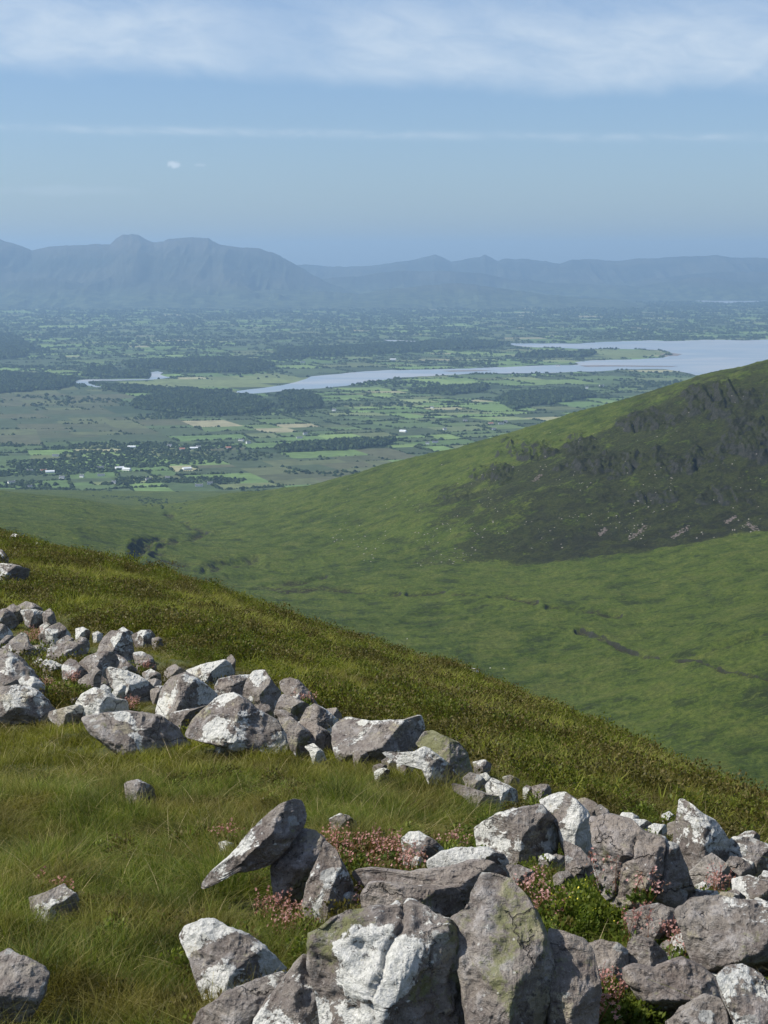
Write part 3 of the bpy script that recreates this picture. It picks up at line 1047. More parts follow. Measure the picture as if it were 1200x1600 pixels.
# hedgerows with trees
pts = []
for q, c in zip(fields, fc):
    if c in (2, 3):
        if random.random() > 0.25:
            continue
    nearness = q.mean(0)[1]
    for k in range(4):
        if random.random() < (0.42 if c != 4 else 0.80):
            continue
        a, b_ = q[k], q[(k + 1) % 4]
        L = np.linalg.norm(b_ - a)
        step = max(8.0, nearness * 0.0014)
        n = int(L / step) + 1
        t = (np.arange(n) + 0.5) / n
        P = a[None] + (b_ - a)[None] * t[:, None]
        nn = fbm(P / 90, 3, 130)
        thin = nn > -0.30
        P = P[thin] + rng.normal(0, step * 0.22, (int(thin.sum()), 2))
        s = np.where(rng.random(len(P)) < 0.30, rng.uniform(0.7, 1.1, len(P)), rng.uniform(0.28, 0.5, len(P))) * max(7.0, step * 0.75)
        pts.append(np.concatenate([P, s[:, None]], 1))
pts = np.concatenate(pts)
# scattered copses
cp = np.stack([rng.uniform(-0.27, 0.27, 60000), rng.uniform(0, 1, 60000)], -1)
yy = 1 / (1 / 4300 + (1 / 21000 - 1 / 4300) * cp[:, 1])
Pc = np.stack([cp[:, 0] * yy, yy], -1)
nn = fbm(Pc / np.array([700, 420]), 4, 140)
okc = nn > 0.33
Pc = Pc[okc]
pts = np.concatenate([pts, np.concatenate([Pc, (rng.uniform(0.5, 1.1, len(Pc)) * np.maximum(7.5, Pc[:, 1] * 0.0013))[:, None]], 1)])
hx_, hy_, _ = to_px(np.stack([pts[:, 0], pts[:, 1], np.full(len(pts), -CZ)], -1))
cc = cls_of(hx_, hy_)
keep = (cc != 2) & (np.abs(pts[:, 0]) < 0.27 * pts[:, 1]) & (pts[:, 1] > 4300) & ~((cc == 3) & (rng.random(len(pts)) < 0.9)) & ~((cc == 4) & (rng.random(len(pts)) < 0.55)) & ~((cc == 5))
pts = pts[keep]
V, q, vc = blobs(np.concatenate([pts[:, :2], np.zeros((len(pts), 1))], 1), pts[:, 2], 0.9, tree_cols(len(pts), rng), 3)
o = make_mesh('hedgerows', V, quads=q, mat=M_TREE, smooth=False, attrs={'col': vc})
tag(o, 'dark hedgerows and copses dividing the distant lowland fields', 'hedgerow', kind='stuff')
print('fields', len(fields), 'hedge lumps', len(pts))

# woods
wp = []
for poly in WOODS:
    Pw = on_sea([p[0] for p in poly], [p[1] for p in poly])
    x0, y0 = Pw[:, 0].min(), Pw[:, 1].min()
    x1, y1 = Pw[:, 0].max(), Pw[:, 1].max()
    sp = max(11.0, Pw[:, 1].mean() * 0.0017)
    n = int((x1 - x0) * (y1 - y0) / sp**2)
    P = np.stack([rng.uniform(x0, x1, n), rng.uniform(y0, y1, n)], -1)
    px, py, _ = to_px(np.stack([P[:, 0], P[:, 1], np.full(n, -CZ)], -1))
    k = in_poly(px + fbm(P / 60, 3, 7) * 6, py + fbm(P / 60, 3, 8) * 2.5, poly) & (cls_of(px, py) != 2)
    P = P[k]
    wp.append(np.concatenate([P, rng.uniform(0.7, 1.1, (len(P), 1)) * sp], 1))
wp = np.concatenate(wp)
V, q, vc = blobs(np.concatenate([wp[:, :2], np.full((len(wp), 1), 1.0)], 1), wp[:, 2], 1.15, tree_cols(len(wp), rng) * 1.05, 4, 2.0)
o = make_mesh('distant_woods', V, quads=q, mat=M_TREE, smooth=False, attrs={'col': vc})
tag(o, 'dark plantation woods spread over the distant lowland', 'woodland', kind='stuff')
print('wood lumps', len(wp))

# scrub in the far gully and at the foot of the hills
sc_pts = []
for (cx, cy, rx, ry, n) in [(262, 790, 26, 9, 70), (235, 783, 30, 6, 60), (200, 776, 40, 5, 40)]:
    for _ in range(n):
        px = cx + random.gauss(0, rx * 0.5)
        py = cy + random.gauss(0, ry * 0.5)
        p = mid_pick(px, py, 4.6, 6.6)
        sc_pts.append((p[0] + random.uniform(-4, 4), p[1] + random.uniform(-6, 6), p[2] - 0.6, random.uniform(1.6, 3.6)))
sc_pts = np.array(sc_pts)
V, q, vc = blobs(sc_pts[:, :3], sc_pts[:, 3], 0.85, tree_cols(len(sc_pts), rng), 5)
o = make_mesh('gully_scrub', V, quads=q, mat=M_TREE, smooth=False, attrs={'col': vc})
tag(o, 'scrubby bushes filling the mouth of the green valley', 'scrub', kind='stuff')

# ------------------------------------------------------------------ farmhouses on the plain
M_WALL = mat_flat('white_render', (0.80, 0.79, 0.75), 0.8, 0.06)
M_SLATE = mat_flat('grey_slate', (0.11, 0.115, 0.13), 0.6, 0.2)
M_TIN = mat_flat('pale_roof_sheet', (0.62, 0.64, 0.66), 0.45, 0.1)
M_RED = mat_flat('red_tile', (0.30, 0.13, 0.09), 0.8, 0.2)
M_PANE = mat_flat('window_glass', (0.03, 0.04, 0.05), 0.2, 0.1)


def box_vq(x0, x1, y0, y1, z0, z1):
    V = [(x, y, z) for z in (z0, z1) for (x, y) in ((x0, y0), (x1, y0), (x1, y1), (x0, y1))]
    q = [(0, 3, 2, 1), (4, 5, 6, 7), (0, 1, 5, 4), (1, 2, 6, 5), (2, 3, 7, 6), (3, 0, 4, 7)]
    return V, q


def multi_box(bs):
    V, q = [], []
    for bx in bs:
        v, f = box_vq(*bx)
        q += [tuple(i + len(V) for i in g) for g in f]
        V += v
    return V, q


def house_mesh(L, W, hw, hr, roofm, chim):
    # walls with gables
    V = [(-L/2, -W/2, 0), (L/2, -W/2, 0), (L/2, W/2, 0), (-L/2, W/2, 0), (-L/2, -W/2, hw), (L/2, -W/2, hw), (L/2, W/2, hw), (-L/2, W/2, hw), (-L/2, 0, hw + hr - 0.1), (L/2, 0, hw + hr - 0.1)]
    q = [(0, 1, 5, 4), (1, 2, 6, 5), (2, 3, 7, 6), (3, 0, 4, 7)]
    tr = [(5, 6, 9), (7, 4, 8)]
    wall = make_mesh('wall', V, quads=q, tris=tr, mat=M_WALL, smooth=False, link=False).data
    e = 0.5
    V = []
    for x in (-L/2 - 0.3, L/2 + 0.3):
        V += [(x, -W/2 - e, hw - 0.15), (x, 0, hw + hr), (x, W/2 + e, hw - 0.15), (x, W/2 + e, hw + 0.1), (x, 0, hw + hr + 0.3), (x, -W/2 - e, hw + 0.1)]
    q = [(0, 6, 7, 1), (1, 7, 8, 2), (2, 8, 9, 3), (3, 9, 10, 4), (4, 10, 11, 5), (5, 11, 6, 0), (0, 1, 4, 5), (1, 2, 3, 4), (6, 11, 10, 7), (7, 10, 9, 8)]
    roof = make_mesh('roof', V, quads=q, mat=roofm, smooth=False, link=False).data
    ch = None
    if chim:
        v, f = multi_box([(-0.45, 0.45, -0.5, 0.5, hw, hw + hr + 1.3)])
        ch = (make_mesh('chimney', v, quads=f, mat=M_WALL, smooth=False, link=False).data, L / 2 - 0.7)
    return wall, roof, ch


HT = [house_mesh(15, 8, 4.6, 3.2, M_SLATE, True), house_mesh(20, 9, 3.4, 3.0, M_SLATE, True), house_mesh(26, 12, 4.5, 3.0, M_TIN, False), house_mesh(12, 7.5, 5.2, 3.0, M_SLATE, True), house_mesh(18, 9, 3.6, 3.0, M_RED, True)]
wv, wf_ = multi_box([(-0.6, 0.6, -4.05, -3.95, 1.2, 2.6)])
WIN = make_mesh('window', wv, quads=wf_, mat=M_PANE, smooth=False, link=False).data
houses = [
    (187, 733, 2, 'long barn with a pale roof, left of the bright pair on the near plain'), (198, 735, 2, 'long barn with a pale roof, right of the bright pair on the near plain'),
    (292, 734, 2, 'pale roofed barn standing alone below the straw coloured fields'), (97, 748, 0, 'white cottage beside the bright meadow near the left hill crest'),
    (128, 746, 3, 'small white cottage at the end of the long tree belt'), (158, 744, 1, 'low white bungalow between two cottages below the tree belt'),
    (232, 751, 0, 'white cottage in rough ground below the pair of pale barns'), (262, 749, 3, 'small white house left of the dark round copse'),
    (178, 756, 3, 'small white cottage closest to the green valley mouth'), (311, 760, 1, 'low white bungalow left of the bright one by the dark trees'),
    (328, 757, 0, 'bright white cottage right of the bungalow by the dark trees'), (87, 713, 1, 'low white bungalow hidden among trees at the left'),
    (206, 700, 2, 'pale roofed shed left of the small straw fields'), (310, 700, 0, 'white cottage in the middle of the roadside hamlet'),
    (377, 689, 1, 'low white bungalow right of the roadside hamlet'), (388, 693, 0, 'white cottage just below the right hamlet bungalow'),
    (357, 701, 4, 'red roofed house in the roadside hamlet'), (303, 702, 2, 'pale shed beside the yellow green field in the hamlet'),
    (265, 698, 0, 'white cottage at the left end of the roadside hamlet'), (78, 739, 2, 'pale roofed farm shed in the cluster at left'),
    (68, 737, 4, 'red roofed farmhouse in the cluster at left'), (47, 737, 1, 'low white bungalow at the left end of the farm cluster'),
    (18, 755, 1, 'low farmhouse at the far left of the bright meadows'), (47, 763, 3, 'small cottage at the lane end by the left crest'),
    (157, 732, 1, 'low white bungalow behind the long tree belt'), (285, 703, 4, 'red roofed house left of the hamlet shed'),
    (477, 679, 0, 'bright white cottage right of the big straw field'), (468, 685, 1, 'low bungalow below the bright cottage by the straw field'),
    (522, 642, 0, 'lone white cottage in the woods south of the estuary'), (614, 563, 2, 'pale shed on the far bank of the estuary'),
    (473, 567, 1, 'low white house on the far bank left of the estuary bend'), (630, 675, 2, 'pale shed in the hedged fields right of centre'),
    (727, 659, 0, 'white cottage among trees above the green hill slope'), (772, 672, 0, 'bright cottage at the edge of the green hill slope'),
    (783, 663, 1, 'low bungalow in the village above the green hill slope'), (767, 663, 4, 'red roofed house in the village above the hill slope'),
    (790, 660, 3, 'small cottage at the right end of the hillside village'), (695, 672, 3, 'small white cottage left of the hillside village'), (717, 615, 1, 'low white house beside the bright fields below the estuary'),
    (675, 638, 3, 'small cottage among the hedges below the estuary'), (680, 692, 1, 'low house in pale fields below the hillside village'),
    (668, 694, 3, 'small white cottage in pale fields below the hillside village'), (323, 648, 1, 'low white farmhouse at the lower edge of the big dark wood'), (345, 649, 0, 'white cottage below the big dark wood'),
    (868, 553, 0, 'white cottage on the tongue of land in the estuary'), (872, 572, 1, 'low white house on the near shore of the land tongue'),
    (940, 604, 1, 'low white bungalow near the estuary shore at right'), (917, 607, 3, 'small cottage near the estuary shore at right'),
]
for i, (px, py, k, lab) in enumerate(houses):
    P = on_sea(px, py)
    rr = random.Random(i)
    nm = 'barn' if k == 2 else ('bungalow' if k == 1 else 'farmhouse')
    r0 = empty(nm, (P[0], P[1], 0.2))
    r0.rotation_euler = (0, 0, R(rr.uniform(-35, 35)))
    s = 1.0 + max(0.0, (P[1] - 6500) / 9000)
    r0.scale = (s, s, s)
    tag(r0, lab, 'barn' if k == 2 else 'house', 'scattered farm buildings on the plain')
    parts = [('wall', HT[k][0], 0), ('roof', HT[k][1], 0)]
    if HT[k][2]:
        parts += [('chimney', HT[k][2][0], -HT[k][2][1]), ('chimney', HT[k][2][0], HT[k][2][1])]
    if k == 0:
        parts += [('window', WIN, x) for x in (-4.3, -1, 4)]
    for nme, me, x in parts:
        c = bpy.data.objects.new(nme, me)
        COL.objects.link(c)
        c.parent = r0
        c.location = (x, 0, 0)

# ------------------------------------------------------------------ pale stones strewn over the far hill face
st = []
for _ in range(900):
    px = random.uniform(520, 1200)
    base = np.interp(px, [520, 700, 850, 1000, 1200], [885, 884, 878, 858, 828])
    crest = np.interp(px, [500, 700, 900, 1000, 1100, 1200], [760, 712, 648, 621, 590, 569])
    u = random.random()**0.55
    py = crest + (base - crest) * u
    if fbm(np.array([[px / 45, py / 28]]), 3, 11)[0] < 0.05:
        continue
    st.append((px, py))
STN = np.array([mid_pick(a, b_, 3.0, 5.0) for a, b_ in st[:420]])
V, q, vc = blobs(STN + np.array([0, 0, -0.2]), rng.uniform(0.35, 1.1, len(STN)), 0.8, np.tile(np.array([[0.30, 0.28, 0.25]]), (len(STN), 1)), 6)
M_STONE = mat_attr('hillside_stone', noise_scale=0.8, amt=0.3)
o = make_mesh('scattered_hill_stones', V, quads=q, mat=M_STONE, smooth=False, attrs={'col': vc})
tag(o, 'small pale stones strewn over the far hill face', 'stones', kind='stuff')
# bare scree tongues
SC = []
for (x0, y0, x1, y1, w) in [(1010, 822, 985, 842, 5), (1075, 824, 1052, 840, 4), (948, 826, 938, 836, 3), (1170, 818, 1182, 828, 6), (845, 742, 835, 752, 3), (1150, 806, 1135, 816, 3)]:
    for _ in range(60):
        t = random.random()
        SC.append(mid_pick(x0 + (x1 - x0) * t + random.gauss(0, w * 0.5), y0 + (y1 - y0) * t + random.gauss(0, w * 0.35), 3.0, 5.0))
SC = np.array(SC)
V, q, vc = blobs(SC + np.array([0, 0, -0.3]), rng.uniform(0.6, 1.6, len(SC)), 0.5, np.tile(np.array([[0.15, 0.125, 0.11]]), (len(SC), 1)), 8)
o = make_mesh('scree', V, quads=q, mat=M_STONE, smooth=False, attrs={'col': vc})
tag(o, 'reddish scree tongues running down the dark hill face', 'scree', kind='stuff')

# ------------------------------------------------------------------ sheep far down in the valley
M_WOOL = mat_flat('wool', (0.72, 0.70, 0.64), 0.95, 0.08, 3.0)


def ellipsoid(c, r, n=10, m_=7):
    V, q = [], []
    for i in range(m_ + 1):
        ph = -PI / 2 + PI * i / m_
        for j in range(n):
            a = 2 * PI * j / n
            V.append((c[0] + r[0] * math.cos(ph) * math.cos(a), c[1] + r[1] * math.cos(ph) * math.sin(a), c[2] + r[2] * math.sin(ph)))
    for i in range(m_):
        for j in range(n):
            q.append((i * n + j, i * n + (j + 1) % n, (i + 1) * n + (j + 1) % n, (i + 1) * n + j))
    return V, q


def sheep(p, rz, label):
    """one continuous body grown with a skin modifier: barrel, neck lowered to graze, four jointed legs"""
    vs = [(0, 0, .62, .24), (.25, 0, .64, .25), (.45, 0, .62, .20), (.60, 0, .50, .12), (.74, 0, .30, .09), (.86, 0, .14, .055), (-.28, 0, .63, .23), (-.48, 0, .60, .14)]
    ed = [(0, 1), (1, 2), (2, 3), (3, 4), (4, 5), (0, 6), (6, 7)]
    for s in (-1, 1):
        b0 = len(vs)
        vs += [(.33, .12 * s, .42, .07), (.34, .12 * s, .22, .035), (.34, .12 * s, .01, .03)]
        ed += [(1, b0), (b0, b0 + 1), (b0 + 1, b0 + 2)]
        b0 = len(vs)
        vs += [(-.30, .12 * s, .42, .09), (-.38, .12 * s, .24, .035), (-.34, .12 * s, .01, .03)]
        ed += [(6, b0), (b0, b0 + 1), (b0 + 1, b0 + 2)]
    me = bpy.data.meshes.new('sheep')
    me.from_pydata([v[:3] for v in vs], ed, [])
    o = bpy.data.objects.new('sheep', me)
    COL.objects.link(o)
    md = o.modifiers.new('skin', 'SKIN')
    for i, v in enumerate(vs):
        me.skin_vertices[0].data[i].radius = (v[3], v[3])
    me.skin_vertices[0].data[0].use_root = True
    sb = o.modifiers.new('sub', 'SUBSURF')
    sb.levels = 1
    sb.render_levels = 2
    me.materials.append(M_WOOL)
    o.location = p
    o.rotation_euler = (0, 0, rz)
    tag(o, label, 'sheep', 'sheep grazing on the valley floor')


for (px, py, rz, lab) in [(787, 1046, 0.2, 'white sheep grazing on the valley floor, right of a close pair'), (767, 1045, 2.8, 'white sheep grazing on the valley floor, left of a close pair'), (636, 999, 1.0, 'lone white sheep grazing furthest up the valley floor')]:
    sheep(mid_pick(px, py, 1.0, 3.0), rz, lab)

# ------------------------------------------------------------------ boulders
# (label, outline in photograph pixels, options). Each becomes a solid stone standing at its own distance.
ROCKS = [
 # ---- nearest group at the bottom
 ('white lichened boulder sunk in grass left of the big blotched boulder', [(276,1470),(287,1455),(308,1444),(334,1444),(366,1455),(392,1467),(416,1482),(433,1499),(454,1515),(445,1530),(410,1545),(380,1556),(355,1555),(325,1535),(298,1500)], dict(l=.86, t=.8)),
 ('low brown slab with white flecks at the bottom edge, left of the ridged boulder', [(296,1598),(314,1580),(352,1551),(395,1534),(442,1525),(446,1537),(425,1572),(410,1600),(385,1640),(300,1640)], dict(l=.55, t=.7)),
 ('dark ridged boulder with white lichened crest at the bottom edge', [(385,1610),(413,1569),(442,1531),(457,1511),(474,1493),(492,1508),(509,1522),(514,1552),(524,1575),(532,1600),(540,1650),(380,1650)], dict(l=.62, t=.9, pl=[(-.7,.7,1.1,-.05),(.8,-.1,1.2,-.1)])),
 ('biggest foreground boulder, blotched with large white lichen patches', [(478,1505),(482,1480),(497,1457),(515,1443),(545,1432),(575,1428),(605,1428),(630,1422),(648,1418),(664,1422),(685,1434),(703,1444),(711,1458),(716,1480),(726,1520),(740,1560),(752,1600),(760,1670),(515,1670),(505,1600),(490,1550)], dict(l=.56, m=.62, t=.75, amp=1.6, pl=[(-.25,1,1.25,-.28),(-1,.25,1.0,-.35),(1,.1,.9,-.45),(.9,-.3,.6,-.2)], crack=1.0)),
 ('tall rounded boulder with green crust beside the blotched boulder', [(704,1444),(722,1427),(736,1410),(744,1388),(756,1374),(775,1371),(800,1378),(820,1395),(835,1420),(850,1450),(860,1480),(868,1510),(868,1560),(872,1600),(874,1670),(750,1670),(738,1590),(722,1545),(708,1490)], dict(l=.34, m=.80, t=.9, amp=1.3, pl=[(-.9,.5,1.0,-.2),(.9,-.1,1.1,-.12)])),
 ('dark layered slab lying behind the two biggest boulders, upper bed', [(547,1376),(560,1364),(590,1368),(620,1368),(650,1361),(700,1356),(740,1345),(770,1345),(793,1368),(785,1390),(745,1412),(725,1400),(640,1390),(575,1390)], dict(l=.25, t=.7, g=1.0)),
 ('dark layered slab lying behind the two biggest boulders, lower bed', [(563,1405),(575,1382),(600,1377),(660,1385),(710,1390),(728,1405),(722,1430),(700,1445),(640,1436),(600,1432),(570,1424)], dict(l=.3, t=.7, g=1.0)),
 ('flat stone with white rim behind the dark layered slab', [(668,1347),(690,1332),(715,1326),(760,1325),(785,1335),(797,1355),(800,1370),(775,1366),(730,1356),(690,1360)], dict(l=.72, t=.8)),
 ('small flat grey stone at the right end of the white rimmed stone', [(790,1353),(812,1353),(833,1361),(834,1374),(805,1376)], dict(l=.5, t=.8)),
 ('half buried stone with pale left end right of the pink flowers', [(628,1312),(640,1303),(655,1302),(680,1315),(699,1333),(690,1342),(655,1345),(633,1340)], dict(l=.60, t=.7)),
 ('small round pale stone in grass above the pink flower patch', [(514,1280),(530,1272),(545,1275),(557,1287),(550,1295),(525,1296)], dict(l=.58, t=.9)),
 ('long leaning slab propped up on a dark rock, pale on top', [(457,1250),(471,1255),(478,1277),(474,1294),(460,1309),(445,1326),(422,1344),(395,1350),(369,1355),(343,1370),(318,1390),(312,1381),(328,1358),(357,1335),(375,1317),(392,1297),(416,1274),(439,1256)], dict(l=.76, t=.85, ext=0, nearer=.12, pl=[(-.62,.78,1.5,-.35),(.7,-.7,.8,-.45),(.9,.3,.8,-.2)])),
 ('dark rock under the leaning slab', [(425,1350),(445,1326),(471,1300),(492,1301),(506,1312),(508,1326),(497,1347),(483,1373),(471,1392),(445,1392),(430,1375)], dict(l=.22, t=.7, g=.9)),
 ('dark pointed boulder at the right foot of the leaning slab', [(507,1318),(524,1329),(538,1355),(550,1382),(559,1407),(532,1420),(492,1420),(474,1395),(486,1367),(498,1341)], dict(l=.42, t=.8, g=.9, pl=[(-.8,.4,.9,-.1),(.9,-.05,1.3,-.1)])),
 # ---- right hand group
 ('broad banded boulder with white patches at the top of the right group', [(742,1299),(775,1274),(817,1260),(846,1257),(862,1274),(875,1303),(871,1325),(838,1338),(808,1342),(775,1338),(750,1325)], dict(l=.62, t=.75, strat=1)),
 ('white topped peaked boulder leaning on the banded boulder', [(846,1257),(866,1246),(884,1240),(900,1250),(917,1268),(928,1295),(932,1328),(929,1352),(908,1345),(892,1320),(879,1303),(862,1278)], dict(l=.82, t=.9, pl=[(-.7,.6,1.0,-.1),(.95,-.2,1.3,-.05)])),
 ('brownish stone behind the white topped peak', [(903,1254),(915,1249),(930,1254),(943,1268),(946,1284),(935,1288),(915,1280)], dict(l=.35, t=.8)),
 ('small pale capped stone to the right of the brownish stone', [(930,1262),(938,1258),(950,1266),(956,1282),(945,1292),(934,1286)], dict(l=.55, t=.8)),
 ('wedge of rock below the white topped peak', [(883,1318),(908,1328),(930,1352),(942,1378),(915,1370),(885,1360)], dict(l=.35, t=.7, g=.8)),
 ('great cracked purple boulder in the right group', [(927,1287),(958,1282),(992,1286),(1008,1303),(1033,1308),(1058,1320),(1067,1341),(1075,1358),(1092,1383),(1101,1403),(1097,1420),(1067,1428),(1033,1418),(1008,1408),(967,1392),(938,1378),(929,1358),(930,1330)], dict(l=.38, g=1.0, t=.7, crack=1.6, amp=1.2, pl=[(-.3,1,1.5,-.15),(.9,.2,.8,-.3),(-1,0,1.1,-.3),(0,-1,.6,-.25)])),
 ('pale flat slab showing behind the great cracked boulder', [(965,1286),(985,1280),(1008,1281),(1020,1289),(1017,1302),(990,1300)], dict(l=.60, t=.8)),
 ('upright pointed boulder with a white left face', [(1069,1253),(1083,1260),(1096,1272),(1117,1283),(1129,1299),(1140,1316),(1131,1341),(1117,1362),(1083,1364),(1073,1341),(1059,1320),(1063,1283)], dict(l=.50, t=.85, pl=[(-1,.12,2.2,.05),(.95,-.15,1.1,-.15)])),
 ('rounded white backed boulder at the right edge below the pointed one', [(1135,1325),(1150,1309),(1175,1310),(1200,1322),(1222,1350),(1200,1366),(1160,1362),(1138,1348)], dict(l=.75, t=.8)),
 ('small block with a white round lichen spot under the white backed boulder', [(1133,1353),(1142,1339),(1158,1341),(1175,1353),(1184,1367),(1158,1376),(1140,1368)], dict(l=.68, t=.8)),
 ('dark dome shaped stone at the foot of the pointed boulder', [(1080,1368),(1100,1345),(1117,1338),(1133,1349),(1150,1370),(1160,1382),(1133,1389),(1092,1384)], dict(l=.42, t=.9)),
 ('small white stone on turf left of the pointed boulder', [(1034,1273),(1046,1268),(1054,1275),(1048,1283),(1035,1281)], dict(l=.9, t=1.0)),
 ('grey stone among rubble at the right edge, above the flat slab', [(1150,1380),(1175,1372),(1200,1378),(1220,1400),(1200,1416),(1165,1414),(1148,1398)], dict(l=.50, t=.8)),
 ('small grey stone wedged left of the rubble stone', [(1133,1397),(1150,1390),(1165,1402),(1160,1416),(1138,1414)], dict(l=.45, t=.8)),
 ('pale upright stone cut by the right edge of the frame', [(1186,1372),(1196,1362),(1215,1366),(1222,1390),(1200,1396),(1188,1388)], dict(l=.78, t=.8)),
 ('small whitish stone beside the great cracked boulder', [(1088,1384),(1100,1377),(1113,1384),(1110,1400),(1094,1400)], dict(l=.80, t=.8)),
 ('wide flat slab with grey lichen rings at the right edge', [(1060,1428),(1089,1413),(1128,1405),(1155,1408),(1205,1412),(1245,1450),(1215,1520),(1140,1520),(1112,1524),(1104,1508),(1089,1494),(1068,1464),(1060,1442)], dict(l=.45, t=.8, amp=1.1, pl=[(-.25,1,1.3,-.42),(.1,-1,1.6,.12),(-1,0,.8,-.2)])),
 ('squat rounded boulder with creamy lichen left of the wide flat slab', [(980,1433),(1002,1420),(1032,1416),(1056,1422),(1066,1440),(1063,1458),(1050,1474),(1020,1474),(986,1455)], dict(l=.64, t=.8)),
 ('blunt cone shaped stone sitting on the long brown slab', [(979,1487),(984,1473),(999,1465),(1020,1470),(1038,1488),(1048,1509),(1030,1520),(993,1514),(978,1500)], dict(l=.30, t=.75, m=.6, ext=0, nearer=.10, pl=[(-.8,.6,.9,-.15),(.6,.5,1.0,-.1)])),
 ('long brown slab sloping down to the right under the cone stone', [(973,1512),(990,1507),(1020,1514),(1045,1503),(1068,1498),(1095,1512),(1125,1533),(1143,1548),(1156,1572),(1150,1588),(1128,1566),(1098,1568),(1068,1574),(1050,1575),(1020,1562),(990,1545),(973,1530)], dict(l=.36, t=.8, g=.9, pl=[(.1,1,1.1,-.3),(0,-1,1.4,.0)])),
 ('dark smooth boulder at the bottom right corner with a white streak', [(1119,1527),(1140,1518),(1170,1516),(1191,1528),(1222,1550),(1222,1660),(1160,1660),(1140,1590),(1125,1548)], dict(l=.42, t=.8, g=.8)),
 ('speckled grey boulder cut off by the bottom edge at right', [(1042,1598),(1068,1575),(1101,1557),(1125,1560),(1134,1578),(1138,1600),(1142,1660),(1036,1660)], dict(l=.46, t=.8, nearer=.05)),
 ('dark block with a white lichen patch on top, right of the tall boulder', [(920,1478),(942,1471),(966,1475),(980,1486),(980,1508),(970,1542),(939,1526),(923,1504)], dict(l=.60, t=.8, g=.9)),
 ('deeply shadowed brown boulder right of the tall crusted boulder', [(858,1455),(885,1461),(912,1473),(927,1485),(933,1515),(938,1548),(934,1570),(922,1600),(912,1670),(858,1670),(854,1500)], dict(l=.42, g=1.0, t=.8, pl=[(.3,1,1.0,-.1),(-.9,.0,.8,-.2),(.9,-.1,1.0,-.2)])),
 ('small grey stone at the tip of the bilberry bush', [(1010,1410),(1022,1400),(1032,1404),(1032,1414),(1016,1418)], dict(l=.4, t=.8)),
 ('pale rounded stone half hidden by pink flowers, right of the squat boulder', [(1052,1470),(1068,1463),(1084,1475),(1096,1492),(1096,1510),(1070,1506),(1054,1488)], dict(l=.62, t=.7)),
 # ---- left edge
 ('grey boulder cut by the left edge near the bottom', [(-30,1510),(5,1490),(40,1498),(62,1510),(78,1520),(72,1542),(40,1566),(0,1585),(-30,1580)], dict(l=.46, t=.8, pl=[(-.2,1,1.5,-.25),(.3,-.8,.7,0)])),
 ('crumbled stone mostly buried in grass at the left', [(45,1404),(70,1396),(95,1387),(116,1398),(122,1422),(90,1430),(52,1424)], dict(l=.60, t=.8)),
 ('pale flat stone alone in the middle of the left grass', [(195,1224),(215,1218),(235,1228),(243,1245),(225,1250),(198,1244)], dict(l=.60, t=.8)),
 # ---- middle of the band
 ('large tilted flat slab with a bright white corner', [(519,1141),(538,1127),(576,1130),(620,1127),(658,1122),(665,1144),(655,1163),(636,1180),(595,1184),(557,1184),(525,1174),(519,1156)], dict(l=.55, t=.9, pl=[(-.3,1,1.9,-.6),(1,.0,1.3,-.1),(0,-1,.8,-.1)])),
 ('white crusted ledge running in front of the tilted slab', [(595,1178),(620,1179),(649,1176),(665,1168),(684,1180),(703,1195),(722,1211),(730,1229),(706,1227),(687,1212),(658,1196),(627,1196)], dict(l=.92, t=.6, nearer=.05)),
 ('rounded mossy boulder at the right end of the tilted slab', [(652,1166),(665,1147),(678,1144),(696,1152),(715,1160),(728,1176),(738,1195),(746,1213),(722,1218),(696,1195),(674,1176)], dict(l=.30, m=.85, t=.9, pl=[(-.6,.7,1.0,-.1),(.8,.3,1.0,-.1)])),
 ('small blue grey stone at the foot of the mossy boulder', [(723,1216),(734,1208),(750,1211),(761,1223),(754,1239),(734,1237)], dict(l=.4, t=.9)),
 ('pinkish oval stone at the right end of the middle group', [(759,1228),(769,1217),(791,1226),(808,1236),(808,1251),(785,1253),(763,1243)], dict(l=.60, t=.9)),
 ('light stone peeping between the blue grey and the pinkish stone', [(749,1211),(760,1208),(770,1219),(765,1229),(753,1224)], dict(l=.55, t=.8)),
 ('low ledge in grass beneath the pinkish oval stone', [(708,1226),(735,1232),(770,1243),(803,1250),(794,1260),(745,1252),(712,1240)], dict(l=.55, t=.7)),
 ('small angular stone up the slope from the mossy boulder', [(739,1192),(757,1187),(769,1195),(760,1204),(744,1204)], dict(l=.45, t=.9)),
 ('low pale stone in turf right of the angular stone', [(785,1214),(798,1211),(813,1219),(804,1227),(790,1223)], dict(l=.60, t=.9)),
 ('tiny round stone left of the last flat stone', [(817,1232),(823,1227),(832,1230),(830,1241),(818,1241)], dict(l=.5, t=.9)),
 ('last flat stone at the right of the middle group', [(832,1230),(845,1226),(858,1227),(862,1238),(848,1245),(834,1242)], dict(l=.42, t=.9)),
 # ---- stones around x 240-540
 ('pyramid boulder with a bright left face and dark right face', [(244,1102),(252,1077),(267,1060),(290,1052),(307,1060),(325,1075),(338,1091),(334,1104),(302,1112),(270,1114),(248,1111)], dict(l=.60, t=.95, pl=[(-.85,.35,1.6,.05),(.8,-.1,1.1,-.15)])),
 ('long white topped slab behind the pyramid boulder', [(290,1049),(315,1039),(350,1031),(358,1037),(363,1050),(358,1062),(340,1062),(315,1060),(296,1060)], dict(l=.88, t=.8)),
 ('thin upright grey stone at the end of the white topped slab', [(354,1029),(361,1023),(368,1031),(366,1050),(358,1052)], dict(l=.5, t=.9)),
 ('knobbly pinkish stone left of the white topped slab', [(256,1052),(262,1044),(272,1039),(287,1046),(292,1055),(270,1062),(258,1060)], dict(l=.58, t=.9)),
